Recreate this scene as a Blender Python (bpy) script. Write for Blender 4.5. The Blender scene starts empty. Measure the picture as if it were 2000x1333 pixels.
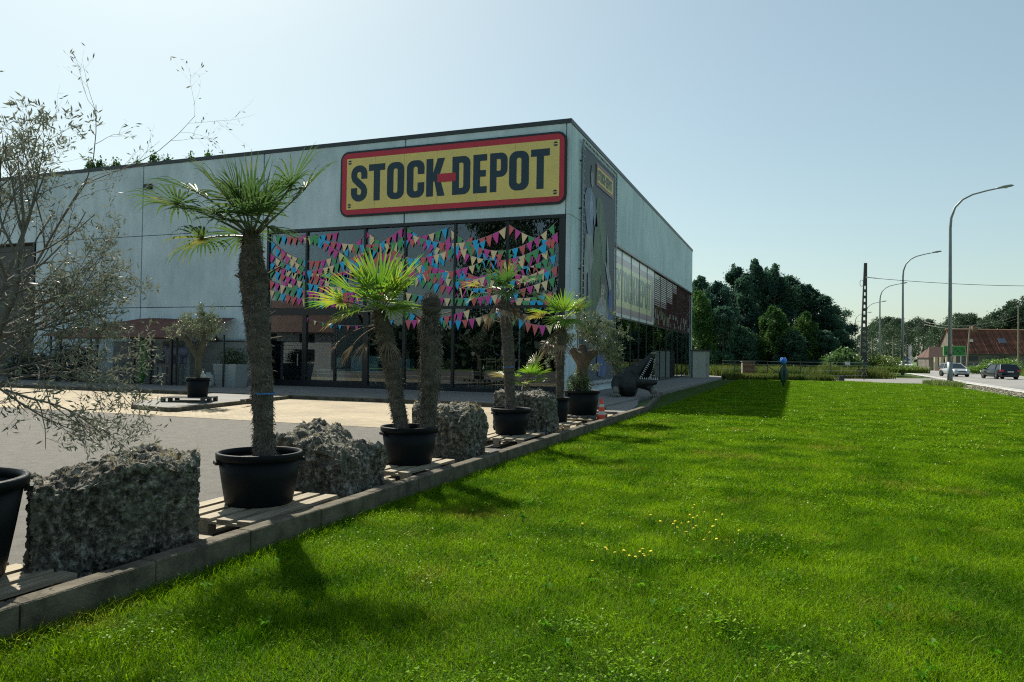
import bpy, math, random
import numpy as np
from mathutils import Vector, Matrix, Euler, noise
R=math.radians
rnd=random.Random(11)
scene=bpy.context.scene
COL=scene.collection

# ------------------------------------------------------------- camera
cd=bpy.data.cameras.new('camera'); cam=bpy.data.objects.new('camera',cd); COL.objects.link(cam)
yaw=math.atan(552/1450.); pit=math.atan(29/1450.); roll=R(0.81)
fw=Vector((-math.sin(yaw)*math.cos(pit),math.cos(yaw)*math.cos(pit),math.sin(pit)))
rt=Vector((math.cos(yaw),math.sin(yaw),0)); up=rt.cross(fw)
r2=rt*math.cos(roll)+up*math.sin(roll); u2=up*math.cos(roll)-rt*math.sin(roll)
m=Matrix.Identity(4)
for i in range(3): m[i][0]=r2[i]; m[i][1]=u2[i]; m[i][2]=-fw[i]
m.translation=(0,0,1.55); cam.matrix_world=m
cd.sensor_width=36; cd.lens=36*1450/2000.; cd.clip_start=.05; cd.clip_end=6000
scene.camera=cam
# ------------------------------------------------------------- sky and sun
SUN=Vector((-7.73,6.5,10.6)).normalized()
w=bpy.data.worlds.new('World'); scene.world=w; w.use_nodes=True
nt=w.node_tree; bg=nt.nodes['Background']
sky=nt.nodes.new('ShaderNodeTexSky'); sky.sky_type='NISHITA'; sky.sun_disc=False
sky.sun_elevation=math.asin(SUN.z); sky.sun_rotation=math.atan2(SUN.x,SUN.y)
sky.air_density=1.0; sky.dust_density=1.2; sky.ozone_density=2.5; sky.altitude=0
gm=nt.nodes.new('ShaderNodeGamma'); gm.inputs[1].default_value=.70      # thick milky haze evens the sky out
tn=nt.nodes.new('ShaderNodeMix'); tn.data_type='RGBA'; tn.blend_type='MULTIPLY'; tn.inputs[0].default_value=1; tn.inputs[7].default_value=(.745,.80,.705,1)
nt.links.new(sky.outputs[0],gm.inputs[0]); nt.links.new(gm.outputs[0],tn.inputs[6]); nt.links.new(tn.outputs[2],bg.inputs[0]); bg.inputs[1].default_value=0.15
sd=bpy.data.lights.new('sun','SUN'); sun=bpy.data.objects.new('sun',sd); COL.objects.link(sun)
sd.energy=4.0; sd.angle=R(.6); sd.color=(1,.93,.80)
sun.rotation_euler=SUN.to_track_quat('Z','Y').to_euler()
vs=scene.view_settings; vs.view_transform='Standard'; vs.look='None'; vs.exposure=0.98; vs.gamma=1
try: vs.use_curve_mapping=False
except Exception: pass
cy=scene.cycles; cy.max_bounces=8; cy.diffuse_bounces=3; cy.glossy_bounces=3; cy.transmission_bounces=6; cy.transparent_max_bounces=16
cy.use_denoising=False; cy.filter_width=1.15; cy.sample_clamp_indirect=6

# ------------------------------------------------------------- materials
MAT={}
def nodes(m):
    m.use_nodes=True; t=m.node_tree; return t,t.nodes,t.links
def mat(name,col,rough=.6,col2=None,scale=4,detail=4,bump=0,bscale=None,metal=0,stretch=None,spec=.5,objco=True,lo=.35,hi=.65,rand=0):
    """principled material, noise mixed between two colours, optional bump"""
    if name in MAT: return MAT[name]
    m=bpy.data.materials.new(name); t,N,L=nodes(m); b=N['Principled BSDF']
    b.inputs['Base Color'].default_value=(*col,1); b.inputs['Roughness'].default_value=rough; b.inputs['Metallic'].default_value=metal
    b.inputs['Specular IOR Level'].default_value=spec
    if col2 or bump:
        if objco:
            tc=N.new('ShaderNodeTexCoord'); co=tc.outputs['Object']
        else:
            g=N.new('ShaderNodeNewGeometry'); co=g.outputs['Position']
        if stretch:
            mp=N.new('ShaderNodeMapping'); mp.inputs['Scale'].default_value=stretch; L.new(co,mp.inputs[0]); co=mp.outputs[0]
    if col2:
        n=N.new('ShaderNodeTexNoise'); n.inputs['Scale'].default_value=scale; n.inputs['Detail'].default_value=detail; n.inputs['Roughness'].default_value=.65
        L.new(co,n.inputs['Vector'])
        r=N.new('ShaderNodeValToRGB'); r.color_ramp.elements[0].position=lo; r.color_ramp.elements[1].position=hi
        r.color_ramp.elements[0].color=(*col,1); r.color_ramp.elements[1].color=(*col2,1)
        L.new(n.outputs['Fac'],r.inputs[0]); cs=r.outputs[0]
        if rand:
            oi=N.new('ShaderNodeObjectInfo'); hs=N.new('ShaderNodeHueSaturation'); ma=N.new('ShaderNodeMapRange')
            ma.inputs['To Min'].default_value=1-rand; ma.inputs['To Max'].default_value=1+rand
            L.new(oi.outputs['Random'],ma.inputs[0]); L.new(ma.outputs[0],hs.inputs['Value']); L.new(cs,hs.inputs['Color']); cs=hs.outputs[0]
        L.new(cs,b.inputs['Base Color'])
    if bump:
        n2=N.new('ShaderNodeTexNoise'); n2.inputs['Scale'].default_value=bscale or scale*3; n2.inputs['Detail'].default_value=5
        L.new(co,n2.inputs['Vector']); bp=N.new('ShaderNodeBump'); bp.inputs['Strength'].default_value=bump; bp.inputs['Distance'].default_value=.02
        L.new(n2.outputs['Fac'],bp.inputs['Height']); L.new(bp.outputs[0],b.inputs['Normal'])
    MAT[name]=m; return m
def leafmat(name,c1,c2,trans=.45,scale=.6,gloss=.12,rough=.4,c3=None,big=None,fine=0):
    """leaves lit from behind: diffuse + translucent + a little gloss, colour varied over the place"""
    if name in MAT: return MAT[name]
    m=bpy.data.materials.new(name); t,N,L=nodes(m); N.remove(N['Principled BSDF']); out=N['Material Output']
    g=N.new('ShaderNodeNewGeometry'); n=N.new('ShaderNodeTexNoise'); n.inputs['Scale'].default_value=scale; n.inputs['Detail'].default_value=5
    L.new(g.outputs['Position'],n.inputs['Vector'])
    r=N.new('ShaderNodeValToRGB'); r.color_ramp.elements[0].position=.36; r.color_ramp.elements[1].position=.64
    r.color_ramp.elements[0].color=(*c1,1); r.color_ramp.elements[1].color=(*c2,1); L.new(n.outputs['Fac'],r.inputs[0])
    cs=r.outputs[0]
    if c3:
        n3=N.new('ShaderNodeTexNoise'); n3.inputs['Scale'].default_value=big or .35; n3.inputs['Detail'].default_value=6; n3.inputs['Roughness'].default_value=.7
        L.new(g.outputs['Position'],n3.inputs['Vector'])
        r3=N.new('ShaderNodeValToRGB'); r3.color_ramp.elements[0].position=.56; r3.color_ramp.elements[1].position=.68
        L.new(n3.outputs['Fac'],r3.inputs[0]); mx=N.new('ShaderNodeMix'); mx.data_type='RGBA'
        L.new(r3.outputs[0],mx.inputs[0]); L.new(cs,mx.inputs[6]); mx.inputs[7].default_value=(*c3,1); cs=mx.outputs[2]
    if fine:
        n4=N.new('ShaderNodeTexNoise'); n4.inputs['Scale'].default_value=fine; n4.inputs['Detail'].default_value=2; L.new(g.outputs['Position'],n4.inputs['Vector'])
        r4=N.new('ShaderNodeMapRange'); r4.inputs[1].default_value=.3; r4.inputs[2].default_value=.7; r4.inputs[3].default_value=.45; r4.inputs[4].default_value=1.5; L.new(n4.outputs['Fac'],r4.inputs[0])
        h4=N.new('ShaderNodeHueSaturation'); L.new(cs,h4.inputs['Color']); L.new(r4.outputs[0],h4.inputs['Value']); cs=h4.outputs[0]
    d=N.new('ShaderNodeBsdfDiffuse'); tr=N.new('ShaderNodeBsdfTranslucent'); gl=N.new('ShaderNodeBsdfGlossy'); gl.inputs['Roughness'].default_value=rough
    L.new(cs,d.inputs[0]); L.new(cs,tr.inputs[0])
    m1=N.new('ShaderNodeMixShader'); m1.inputs[0].default_value=trans; L.new(d.outputs[0],m1.inputs[1]); L.new(tr.outputs[0],m1.inputs[2])
    m2=N.new('ShaderNodeMixShader'); m2.inputs[0].default_value=gloss; L.new(m1.outputs[0],m2.inputs[1]); L.new(gl.outputs[0],m2.inputs[2])
    L.new(m2.outputs[0],out.inputs[0]); MAT[name]=m; return m
def glassmat(name,tint=(.3,.36,.4),base=.06,rough=.01,film=None,filmfac=0):
    m=bpy.data.materials.new(name); t,N,L=nodes(m); N.remove(N['Principled BSDF']); out=N['Material Output']
    tr=N.new('ShaderNodeBsdfTransparent'); tr.inputs[0].default_value=(*tint,1)
    gl=N.new('ShaderNodeBsdfGlossy'); gl.inputs['Roughness'].default_value=rough; gl.inputs[0].default_value=(.85,.92,.95,1)
    fr=N.new('ShaderNodeFresnel'); fr.inputs[0].default_value=1.55
    ad=N.new('ShaderNodeMath'); ad.operation='ADD'; ad.use_clamp=True; L.new(fr.outputs[0],ad.inputs[0]); ad.inputs[1].default_value=base
    src=tr.outputs[0]
    if film:
        df=N.new('ShaderNodeBsdfDiffuse'); df.inputs[0].default_value=(*film,1); mf=N.new('ShaderNodeMixShader'); mf.inputs[0].default_value=filmfac
        L.new(src,mf.inputs[1]); L.new(df.outputs[0],mf.inputs[2]); src=mf.outputs[0]
    mx=N.new('ShaderNodeMixShader'); L.new(ad.outputs[0],mx.inputs[0]); L.new(src,mx.inputs[1]); L.new(gl.outputs[0],mx.inputs[2])
    L.new(mx.outputs[0],out.inputs[0]); MAT[name]=m; return m

# ------------------------------------------------------------- helpers
def tag(o,label=None,cat=None,group=None,kind=None):
    if label: o['label']=label
    if cat: o['category']=cat
    if group: o['group']=group
    if kind: o['kind']=kind
    return o
def link(o,parent=None):
    COL.objects.link(o)
    if parent: o.parent=parent
    return o
def empty(name,loc=(0,0,0),rz=0,label=None,cat=None,group=None,scale=None):
    o=bpy.data.objects.new(name,None); o.location=loc; o.rotation_euler=(0,0,rz); o.empty_display_size=.1
    if scale: o.scale=scale if hasattr(scale,'__len__') else (scale,)*3
    link(o); return tag(o,label,cat,group)
def mesh(name,verts,faces,mats,parent=None,smooth=False,mi=None,loc=None,rot=None):
    me=bpy.data.meshes.new(name); me.from_pydata([tuple(v) for v in verts],[],faces)
    if not isinstance(mats,(list,tuple)): mats=[mats]
    for x in mats: me.materials.append(x)
    if mi: me.polygons.foreach_set('material_index',mi)
    if smooth: me.polygons.foreach_set('use_smooth',[True]*len(me.polygons))
    me.update(); o=bpy.data.objects.new(name,me)
    if loc: o.location=loc
    if rot: o.rotation_euler=rot
    return link(o,parent)
def quads_np(name,V,Q,mats,parent=None,smooth=False,mi=None,linkit=True):
    """V (n,3) array, Q (k,4) or (k,3) index array"""
    me=bpy.data.meshes.new(name); k=Q.shape[1]
    me.vertices.add(len(V)); me.vertices.foreach_set('co',np.ascontiguousarray(V,dtype=np.float32).ravel())
    me.loops.add(Q.size); me.loops.foreach_set('vertex_index',np.ascontiguousarray(Q,dtype=np.int32).ravel())
    me.polygons.add(len(Q)); me.polygons.foreach_set('loop_start',np.arange(0,Q.size,k,dtype=np.int32))
    try: me.polygons.foreach_set('loop_total',np.full(len(Q),k,dtype=np.int32))
    except Exception: pass
    if not isinstance(mats,(list,tuple)): mats=[mats]
    for x in mats: me.materials.append(x)
    if mi is not None: me.polygons.foreach_set('material_index',np.asarray(mi,dtype=np.int32))
    if smooth: me.polygons.foreach_set('use_smooth',np.ones(len(Q),dtype=bool))
    me.update(calc_edges=True); me.validate()
    o=bpy.data.objects.new(name,me)
    return link(o,parent) if linkit else o
class MB:
    def __init__(s): s.v=[]; s.f=[]; s.m=[]
    def add(s,v,f,mi=0):
        n=len(s.v); s.v+= [tuple(x) for x in v]; s.f+=[tuple(i+n for i in q) for q in f]; s.m+=[mi]*len(f); return s
    def box(s,x0,x1,y0,y1,z0,z1,mi=0,M=None):
        v=[(x0,y0,z0),(x1,y0,z0),(x1,y1,z0),(x0,y1,z0),(x0,y0,z1),(x1,y0,z1),(x1,y1,z1),(x0,y1,z1)]
        if M: v=[M@Vector(p) for p in v]
        return s.add(v,[(0,3,2,1),(4,5,6,7),(0,1,5,4),(1,2,6,5),(2,3,7,6),(3,0,4,7)],mi)
    def prism(s,poly,z0,z1,mi=0):
        n=len(poly); v=[(x,y,z0) for x,y in poly]+[(x,y,z1) for x,y in poly]
        return s.add(v,[tuple(range(n))[::-1],tuple(range(n,2*n))]+[(i,(i+1)%n,(i+1)%n+n,i+n) for i in range(n)],mi)
    def tube(s,pts,rad,n=8,mi=0,cap=True):
        pts=[Vector(p) for p in pts]; k=len(pts)
        if not hasattr(rad,'__len__'): rad=[rad]*k
        vs=[];ref=None
        for i,p in enumerate(pts):
            d=(pts[min(i+1,k-1)]-pts[max(i-1,0)]).normalized()
            if ref is None:
                ref=Vector((0,0,1)) if abs(d.z)<.9 else Vector((1,0,0))
            a=(ref-d*ref.dot(d)).normalized(); ref=a; b=d.cross(a)
            for j in range(n):
                t=2*math.pi*j/n; vs.append(p+(a*math.cos(t)+b*math.sin(t))*rad[i])
        f=[(i*n+j,i*n+(j+1)%n,(i+1)*n+(j+1)%n,(i+1)*n+j) for i in range(k-1) for j in range(n)]
        if cap: f+=[tuple(range(n))[::-1],tuple(range((k-1)*n,k*n))]
        return s.add(vs,f,mi)
    def lathe(s,prof,n=32,c=(0,0),mi=0):
        vs=[(c[0]+r*math.cos(2*math.pi*j/n),c[1]+r*math.sin(2*math.pi*j/n),z) for r,z in prof for j in range(n)]
        f=[(i*n+j,i*n+(j+1)%n,(i+1)*n+(j+1)%n,(i+1)*n+j) for i in range(len(prof)-1) for j in range(n)]
        return s.add(vs,f,mi)
    def xf(s,M): s.v=[tuple(M@Vector(p)) for p in s.v]; return s
    def build(s,name,mats,parent=None,smooth=False,loc=None,rot=None):
        return mesh(name,s.v,s.f,mats,parent,smooth,s.m if isinstance(mats,(list,tuple)) and len(mats)>1 else None,loc,rot)
def box(name,x0,x1,y0,y1,z0,z1,mt,parent=None,bev=0):
    o=MB().box(x0,x1,y0,y1,z0,z1).build(name,mt,parent)
    if bev:
        b=o.modifiers.new('bevel','BEVEL'); b.width=bev; b.segments=1
    return o
def copy_tree(o,parent=None,loc=None,rz=None,scale=None,label=None,cat=None,group=None):
    c=o.copy(); COL.objects.link(c)
    if parent: c.parent=parent
    for ch in list(o.children): copy_tree(ch,c)
    if loc is not None: c.location=loc
    if rz is not None: c.rotation_euler=(0,0,rz)
    if scale is not None: c.scale=scale if hasattr(scale,'__len__') else (scale,)*3
    return tag(c,label,cat,group)
def flat_curve(name,polys,depth,mt,parent,M,label=None):
    """closed outlines (first outer, others holes) filled and given thickness, placed with matrix M"""
    cu=bpy.data.curves.new(name,'CURVE'); cu.dimensions='2D'; cu.fill_mode='BOTH'; cu.extrude=depth/2
    for P in polys:
        sp=cu.splines.new('POLY'); sp.points.add(len(P)-1); sp.use_cyclic_u=True
        for i,(x,y) in enumerate(P): sp.points[i].co=(x,y,0,1)
    tmp=bpy.data.objects.new(name,cu); COL.objects.link(tmp)
    bpy.context.view_layer.update()
    dg=bpy.context.evaluated_depsgraph_get(); me=bpy.data.meshes.new_from_object(tmp.evaluated_get(dg))
    COL.objects.unlink(tmp); bpy.data.objects.remove(tmp); me.transform(M); me.materials.clear(); me.materials.append(mt); me.name=name
    for p in me.polygons: p.use_smooth=False
    o=bpy.data.objects.new(name,me); link(o,parent)
    if label: o['label']=label
    return o
def arc(cx,cy,r,a0,a1,n=7,ry=None):
    ry=ry or r
    return [(cx+r*math.cos(R(a0+(a1-a0)*i/n)),cy+ry*math.sin(R(a0+(a1-a0)*i/n))) for i in range(n+1)]
def rr(x0,y0,x1,y1,r,n=6):
    return arc(x1-r,y1-r,r,0,90,n)+arc(x0+r,y1-r,r,90,180,n)+arc(x0+r,y0+r,r,180,270,n)+arc(x1-r,y0+r,r,270,360,n)
def voxel(o,size,smooth=True):
    md=o.modifiers.new('r','REMESH'); md.mode='VOXEL'; md.voxel_size=size; md.use_smooth_shade=smooth
    s=o.modifiers.new('s','SMOOTH'); s.iterations=2; s.factor=.5
    bpy.context.view_layer.update(); dg=bpy.context.evaluated_depsgraph_get()
    me=bpy.data.meshes.new_from_object(o.evaluated_get(dg)); o.modifiers.clear(); o.data=me
    me.polygons.foreach_set('use_smooth',[smooth]*len(me.polygons)); return o
def fbm(p,oct=4,s=1.): return noise.fractal(Vector(p)*s,.7,2.1,oct)
def rotz(a): return Matrix.Rotation(a,4,'Z')
# ------------------------------------------------------------- ground, yard, road
mgrass=mat('field_soil',(.05,.10,.012),.9,(.085,.15,.02),.25,6,.5,30,objco=False)
mlawn=mat('lawn_soil',(.022,.055,.003),.95,(.04,.08,.005),1.5,6,.6,40,objco=False,spec=.1)
masph=mat('yard_asphalt',(.082,.078,.068),.9,(.125,.118,.102),5,12,.5,220,objco=False)
mroad=mat('road_concrete',(.17,.17,.165),.8,(.24,.235,.22),.5,6,.3,90,objco=False,stretch=(1,.25,1))
mconc=mat('kerb_concrete',(.055,.050,.038),.9,(.15,.135,.10),5,8,.6,60,objco=False,spec=.2)
mapron=mat('apron_concrete',(.13,.13,.12),.85,(.19,.185,.17),1.2,7,.3,60,objco=False)
mwhite=mat('white_paint',(.7,.7,.68),.6,(.55,.55,.52),3)
mdark=mat('black_metal',(.012,.016,.02),.35)
mmull=mat('black_frame',(.01,.014,.018),.3)
mtrim=mat('roof_trim_metal',(.03,.04,.045),.45)
mgalv=mat('galvanised_steel',(.28,.31,.32),.45,(.36,.38,.39),6,metal=.6)
ms=mat
def sheet(name,poly,zz,mt,label=None):
    o=MB().add([(x,y,zz) for x,y in poly],[tuple(range(len(poly)))]).build(name,mt); return tag(o,kind='structure')
sheet('ground',[(-1800,-600),(1800,-600),(1800,3000),(-1800,3000)],-.06,mgrass)
# lawn: a gently uneven sheet
LP=[(-3.85,-3),(14,-3),(9.6,30),(9.7,52),(8.6,57.5),(3.4,61),(-5.3,57.2),(-5.2,31),(-4.35,23),(-3.86,20.2)]
def inpoly(x,y,P):
    c=False;j=len(P)-1
    for i in range(len(P)):
        xi,yi=P[i];xj,yj=P[j]
        if (yi>y)!=(yj>y) and x<(xj-xi)*(y-yi)/(yj-yi)+xi: c=not c
        j=i
    return c
def lawn_z(x,y): return .015*noise.noise(Vector((x*.5,y*.5,0)))+.01*noise.noise(Vector((x*1.7,y*1.7,3)))
nx,ny=60,130; V=[];Q=[]
def span(y):
    xs=[]
    for i in range(len(LP)):
        (ax,ay),(bx,by)=LP[i],LP[(i+1)%len(LP)]
        if (ay-y)*(by-y)<=0 and ay!=by: xs.append(ax+(bx-ax)*(y-ay)/(by-ay))
    return min(xs),max(xs)
for j in range(ny+1):
    y=-3+63.9*(j/ny)**1.3; a,b=span(y)
    for i in range(nx+1):
        x=a+(b-a)*i/nx; V.append((x,y,lawn_z(x,y)-.012))
for j in range(ny):
    for i in range(nx): k=j*(nx+1)+i; Q.append((k,k+1,k+nx+2,k+nx+1))
tag(mesh('lawn',V,Q,mlawn,smooth=True),kind='structure')
# asphalt yard
tag(MB().box(-75,-3.97,-12,20.8,-.055,0).build('yard',masph),kind='structure')
# block paving: sandy bricks with darker joints
mb_=bpy.data.materials.new('block_paving'); t,N,L=nodes(mb_); b=N['Principled BSDF']; b.inputs['Roughness'].default_value=.85
g=N.new('ShaderNodeNewGeometry'); br=N.new('ShaderNodeTexBrick'); br.inputs['Scale'].default_value=1; br.inputs['Brick Width'].default_value=.22; br.inputs['Row Height'].default_value=.11
br.inputs['Mortar Size'].default_value=.006; br.inputs['Color1'].default_value=(.39,.32,.20,1); br.inputs['Color2'].default_value=(.30,.245,.155,1); br.inputs['Mortar'].default_value=(.14,.115,.08,1)
n=N.new('ShaderNodeTexNoise'); n.inputs['Scale'].default_value=.6; n.inputs['Detail'].default_value=7; L.new(g.outputs['Position'],n.inputs['Vector'])
mx=N.new('ShaderNodeMix'); mx.data_type='RGBA'; mx.blend_type='MULTIPLY'; mx.inputs[0].default_value=.7; rp=N.new('ShaderNodeValToRGB'); rp.color_ramp.elements[0].position=.3; rp.color_ramp.elements[0].color=(.55,.55,.55,1); rp.color_ramp.elements[1].position=.6
L.new(n.outputs['Fac'],rp.inputs[0]); L.new(g.outputs['Position'],br.inputs['Vector']); L.new(br.outputs['Color'],mx.inputs[6]); L.new(rp.outputs[0],mx.inputs[7]); L.new(mx.outputs[2],b.inputs['Base Color'])
bp=N.new('ShaderNodeBump'); bp.inputs['Strength'].default_value=.4; bp.inputs['Distance'].default_value=.01; L.new(br.outputs['Fac'],bp.inputs['Height']); bp.invert=True; L.new(bp.outputs[0],b.inputs['Normal'])
sheet('block_paving',[(-75,13.6),(-4.2,13.6),(-4.2,20.75),(-75,20.75)],.006,mb_)
sheet('block_paving',[(-60,6.0),(-8.4,5.2),(-8.9,6.4),(-60,7.2)],.006,mb_)
# raised apron in front of and beside the shop
tag(MB().prism([(-75,20.8),(-5.3,20.8),(-5.2,31),(-5.2,66),(-8.1,66),(-8.1,27.2),(-75,27.2)],-.05,.10).build('apron',mapron),kind='structure')
tag(MB().prism([(-4.25,20.2),(-4.6,23.2),(-5.3,27),(-5.35,20.8),(-5.35,19.8),(-4.25,19.8)],-.05,.06).build('path',mapron),kind='structure')
# kerb stones along the lawn, each its own piece
ke=empty('lawn_kerb',(0,0,0)); tag(ke,kind='structure')
y=-2.59; k=0
while y<20.0:
    l=.9; dx=.004*math.sin(k*2.3); dz=.003*math.cos(k*1.7)
    o=box('kerb_stone',-3.99+dx,-3.855+dx,y+.004,y+l-.004,-.15,.19+dz,mconc,ke,.008); y+=l;k+=1
for i in range(12):
    yy=20.05+i*.95; xx=-3.86-.12*(yy-20.05)
    if yy<31: MB().box(-.06,.06,0,.94,-.1,.115,M=Matrix.Translation((xx,yy,0))@rotz(.12)).build('edging_stone',mconc,ke)
# front edging of the apron
ae=empty('apron_kerb',(0,0,0)); tag(ae,kind='structure')
x=-60.
while x<-5.6:
    box('kerb_stone',x+.005,x+.995,20.70,20.80,-.05,.12,mconc,ae); x+=1.
# island with kerb that carries a pallet and an olive tree
tag(MB().prism([(-17.6,16.2),(-16.35,14.9),(-14.75,14.6),(-15.4,18.2),(-15.9,20.7),(-19,20.7)],-.04,.10).build('traffic_island',mapron),kind='structure')
ie=empty('island_kerb',(0,0,0)); tag(ie,kind='structure')
for a,b in [((-17.6,16.2),(-16.35,14.9)),((-16.35,14.9),(-14.75,14.6)),((-14.75,14.6),(-15.07,16.4)),((-15.07,16.4),(-15.4,18.2)),((-15.4,18.2),(-15.9,20.68))]:
    d=Vector((b[0]-a[0],b[1]-a[1],0)); ang=math.atan2(d.y,d.x)
    MB().box(.004,d.length-.004,-.1,-.002,-.05,.115,M=Matrix.Translation((a[0],a[1],0))@rotz(ang)).build('kerb_stone',mconc,ie)
# road to the right, running away slightly to the right of the kerb direction
def rl(y): return 9.95+.0375*(y-20)     # road's left edge
sheet('road',[(rl(-50)+.9,-50),(rl(-50)+11.2,-50),(rl(1500)+11.2,1500),(rl(1500)+.9,1500)],-.012,mroad)
sheet('road_gutter',[(rl(-50)+.28,-50),(rl(-50)+.9,-50),(rl(800)+.9,800),(rl(800)+.28,800)],-.004,mat('gutter_concrete',(.36,.35,.32),.8,(.46,.45,.42),2,objco=False))
sheet('road_gutter',[(rl(-50)+11.2,-50),(rl(-50)+11.7,-50),(rl(800)+11.7,800),(rl(800)+11.2,800)],-.004,MAT['gutter_concrete'])
sheet('lane_marking',[(rl(-50)+1.1,-50),(rl(-50)+1.25,-50),(rl(800)+1.25,800),(rl(800)+1.1,800)],-.007,mwhite)
y=20
lm=empty('lane_marking'); tag(lm,kind='structure')
while y<260:
    mesh('dash',[(rl(y)+6.0,y,-.007),(rl(y)+6.13,y,-.007),(rl(y+2.5)+6.13,y+2.5,-.007),(rl(y+2.5)+6.0,y+2.5,-.007)],[(0,1,2,3)],mwhite,lm); y+=10
# setts and gravel between lawn and road
mg=mat('gravel_ground',(.19,.17,.12),.9,(.32,.29,.22),9,8,.8,60,objco=False)
sheet('gravel_strip',[(13.9,-3),(rl(-3)+.28,-3),(rl(58)+.28,58),(8.7,58),(9.0,52),(9.4,30)][::1],-.02,mg)
sheet('path',[(3.3,61.2),(8.6,57.6),(10.2,56.5),(rl(62)+.28,62),(rl(80)+.28,80),(4.2,72),(-1,70.2),(-1.2,66)],-.006,mat('path_asphalt',(.15,.148,.14),.85,(.21,.205,.19),1,6,.3,80,objco=False))
# small setts lining the gravel strip
V=[];Q=[]
for i in range(900):
    y=18+rnd.random()*38; x=(9.62+(y-30)*.003)+rnd.random()*(rl(y)+.22-9.75)+.05; s=.05+rnd.random()*.05; h=.005+rnd.random()*.03
    n=len(V); V+=[(x-s,y-s,-.03),(x+s,y-s,-.03),(x+s,y+s,-.03),(x-s,y+s,-.03),(x-s*.7,y-s*.7,h),(x+s*.7,y-s*.7,h),(x+s*.7,y+s*.7,h),(x-s*.7,y+s*.7,h)]
    Q+=[(n+4,n+5,n+6,n+7),(n,n+1,n+5,n+4),(n+1,n+2,n+6,n+5),(n+2,n+3,n+7,n+6),(n+3,n,n+4,n+7)]
tag(mesh('loose_stones',V,Q,mg),'broken setts and stones along the lawn edge by the road','stones',kind='stuff')
# grassy bank beside the road behind the concrete pole
def bank(name,x0,x1,y0,y1,h,seed):
    V=[];Q=[];a,b=26,40
    for j in range(b+1):
        for i in range(a+1):
            u=i/a;v=j/b; x=x0+(x1-x0)*u+.0375*(y1-y0)*v; y=y0+(y1-y0)*v
            e=min(1,5*min(u,1-u))*min(1,6*min(v,1-v)); V.append((x,y,-.05+e*h*(.75+.5*noise.noise(Vector((x*.3,y*.3,seed))))))
    for j in range(b):
        for i in range(a): k=j*(a+1)+i; Q.append((k,k+1,k+a+2,k+a+1))
    return tag(mesh(name,V,Q,mgrass,smooth=True),kind='structure')
bank('grass_bank',3.6,11.7,79,210,.55,2)
bank('grass_bank',rl(20)+12.2,rl(20)+20,20,250,.35,5)
# ------------------------------------------------------------- the shop
def concmat():
    m=bpy.data.materials.new('concrete_panel'); t,N,L=nodes(m); b=N['Principled BSDF']; b.inputs['Roughness'].default_value=.75
    g=N.new('ShaderNodeNewGeometry'); mp=N.new('ShaderNodeMapping'); mp.inputs['Scale'].default_value=(1.4,1.4,.45); L.new(g.outputs['Position'],mp.inputs[0])
    n1=N.new('ShaderNodeTexNoise'); n1.inputs['Scale'].default_value=1.5; n1.inputs['Detail'].default_value=9; n1.inputs['Roughness'].default_value=.62; L.new(mp.outputs[0],n1.inputs['Vector'])
    n2=N.new('ShaderNodeTexNoise'); n2.inputs['Scale'].default_value=.35; n2.inputs['Detail'].default_value=6; L.new(g.outputs['Position'],n2.inputs['Vector'])
    r1=N.new('ShaderNodeValToRGB'); r1.color_ramp.elements[0].position=.36; r1.color_ramp.elements[1].position=.66
    r1.color_ramp.elements[0].color=(.49,.615,.665,1); r1.color_ramp.elements[1].color=(.61,.735,.80,1); L.new(n1.outputs['Fac'],r1.inputs[0])
    r2_=N.new('ShaderNodeValToRGB'); r2_.color_ramp.elements[0].position=.35; r2_.color_ramp.elements[1].position=.62
    r2_.color_ramp.elements[0].color=(.84,.86,.86,1); r2_.color_ramp.elements[1].color=(1,1,1,1); L.new(n2.outputs['Fac'],r2_.inputs[0])
    oi=N.new('ShaderNodeObjectInfo'); mr=N.new('ShaderNodeMapRange'); mr.inputs['To Min'].default_value=.93; mr.inputs['To Max'].default_value=1.06; L.new(oi.outputs['Random'],mr.inputs[0])
    mx=N.new('ShaderNodeMix'); mx.data_type='RGBA'; mx.blend_type='MULTIPLY'; mx.inputs[0].default_value=1; L.new(r1.outputs[0],mx.inputs[6]); L.new(r2_.outputs[0],mx.inputs[7])
    hs=N.new('ShaderNodeHueSaturation'); L.new(mx.outputs[2],hs.inputs['Color']); L.new(mr.outputs[0],hs.inputs['Value']); L.new(hs.outputs[0],b.inputs['Base Color'])
    n3=N.new('ShaderNodeTexNoise'); n3.inputs['Scale'].default_value=40; n3.inputs['Detail'].default_value=4; L.new(g.outputs['Position'],n3.inputs['Vector'])
    bp=N.new('ShaderNodeBump'); bp.inputs['Strength'].default_value=.15; bp.inputs['Distance'].default_value=.01; L.new(n3.outputs['Fac'],bp.inputs['Height']); L.new(bp.outputs[0],b.inputs['Normal']); return m
mpanel=concmat()
shop=empty('shop_building',(-8,27,0),label='long grey concrete panel shop hall with two storey glazed front corner',cat='building')
def S(o): o.location=Vector(o.location)-Vector((-8,27,0)); o.parent=shop; return o
def sb(name,*a,mt=None,bev=0): return S(box(name,*a,mt,None,bev))
mback=mat('joint_dark',(.02,.022,.024),.9)
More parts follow.
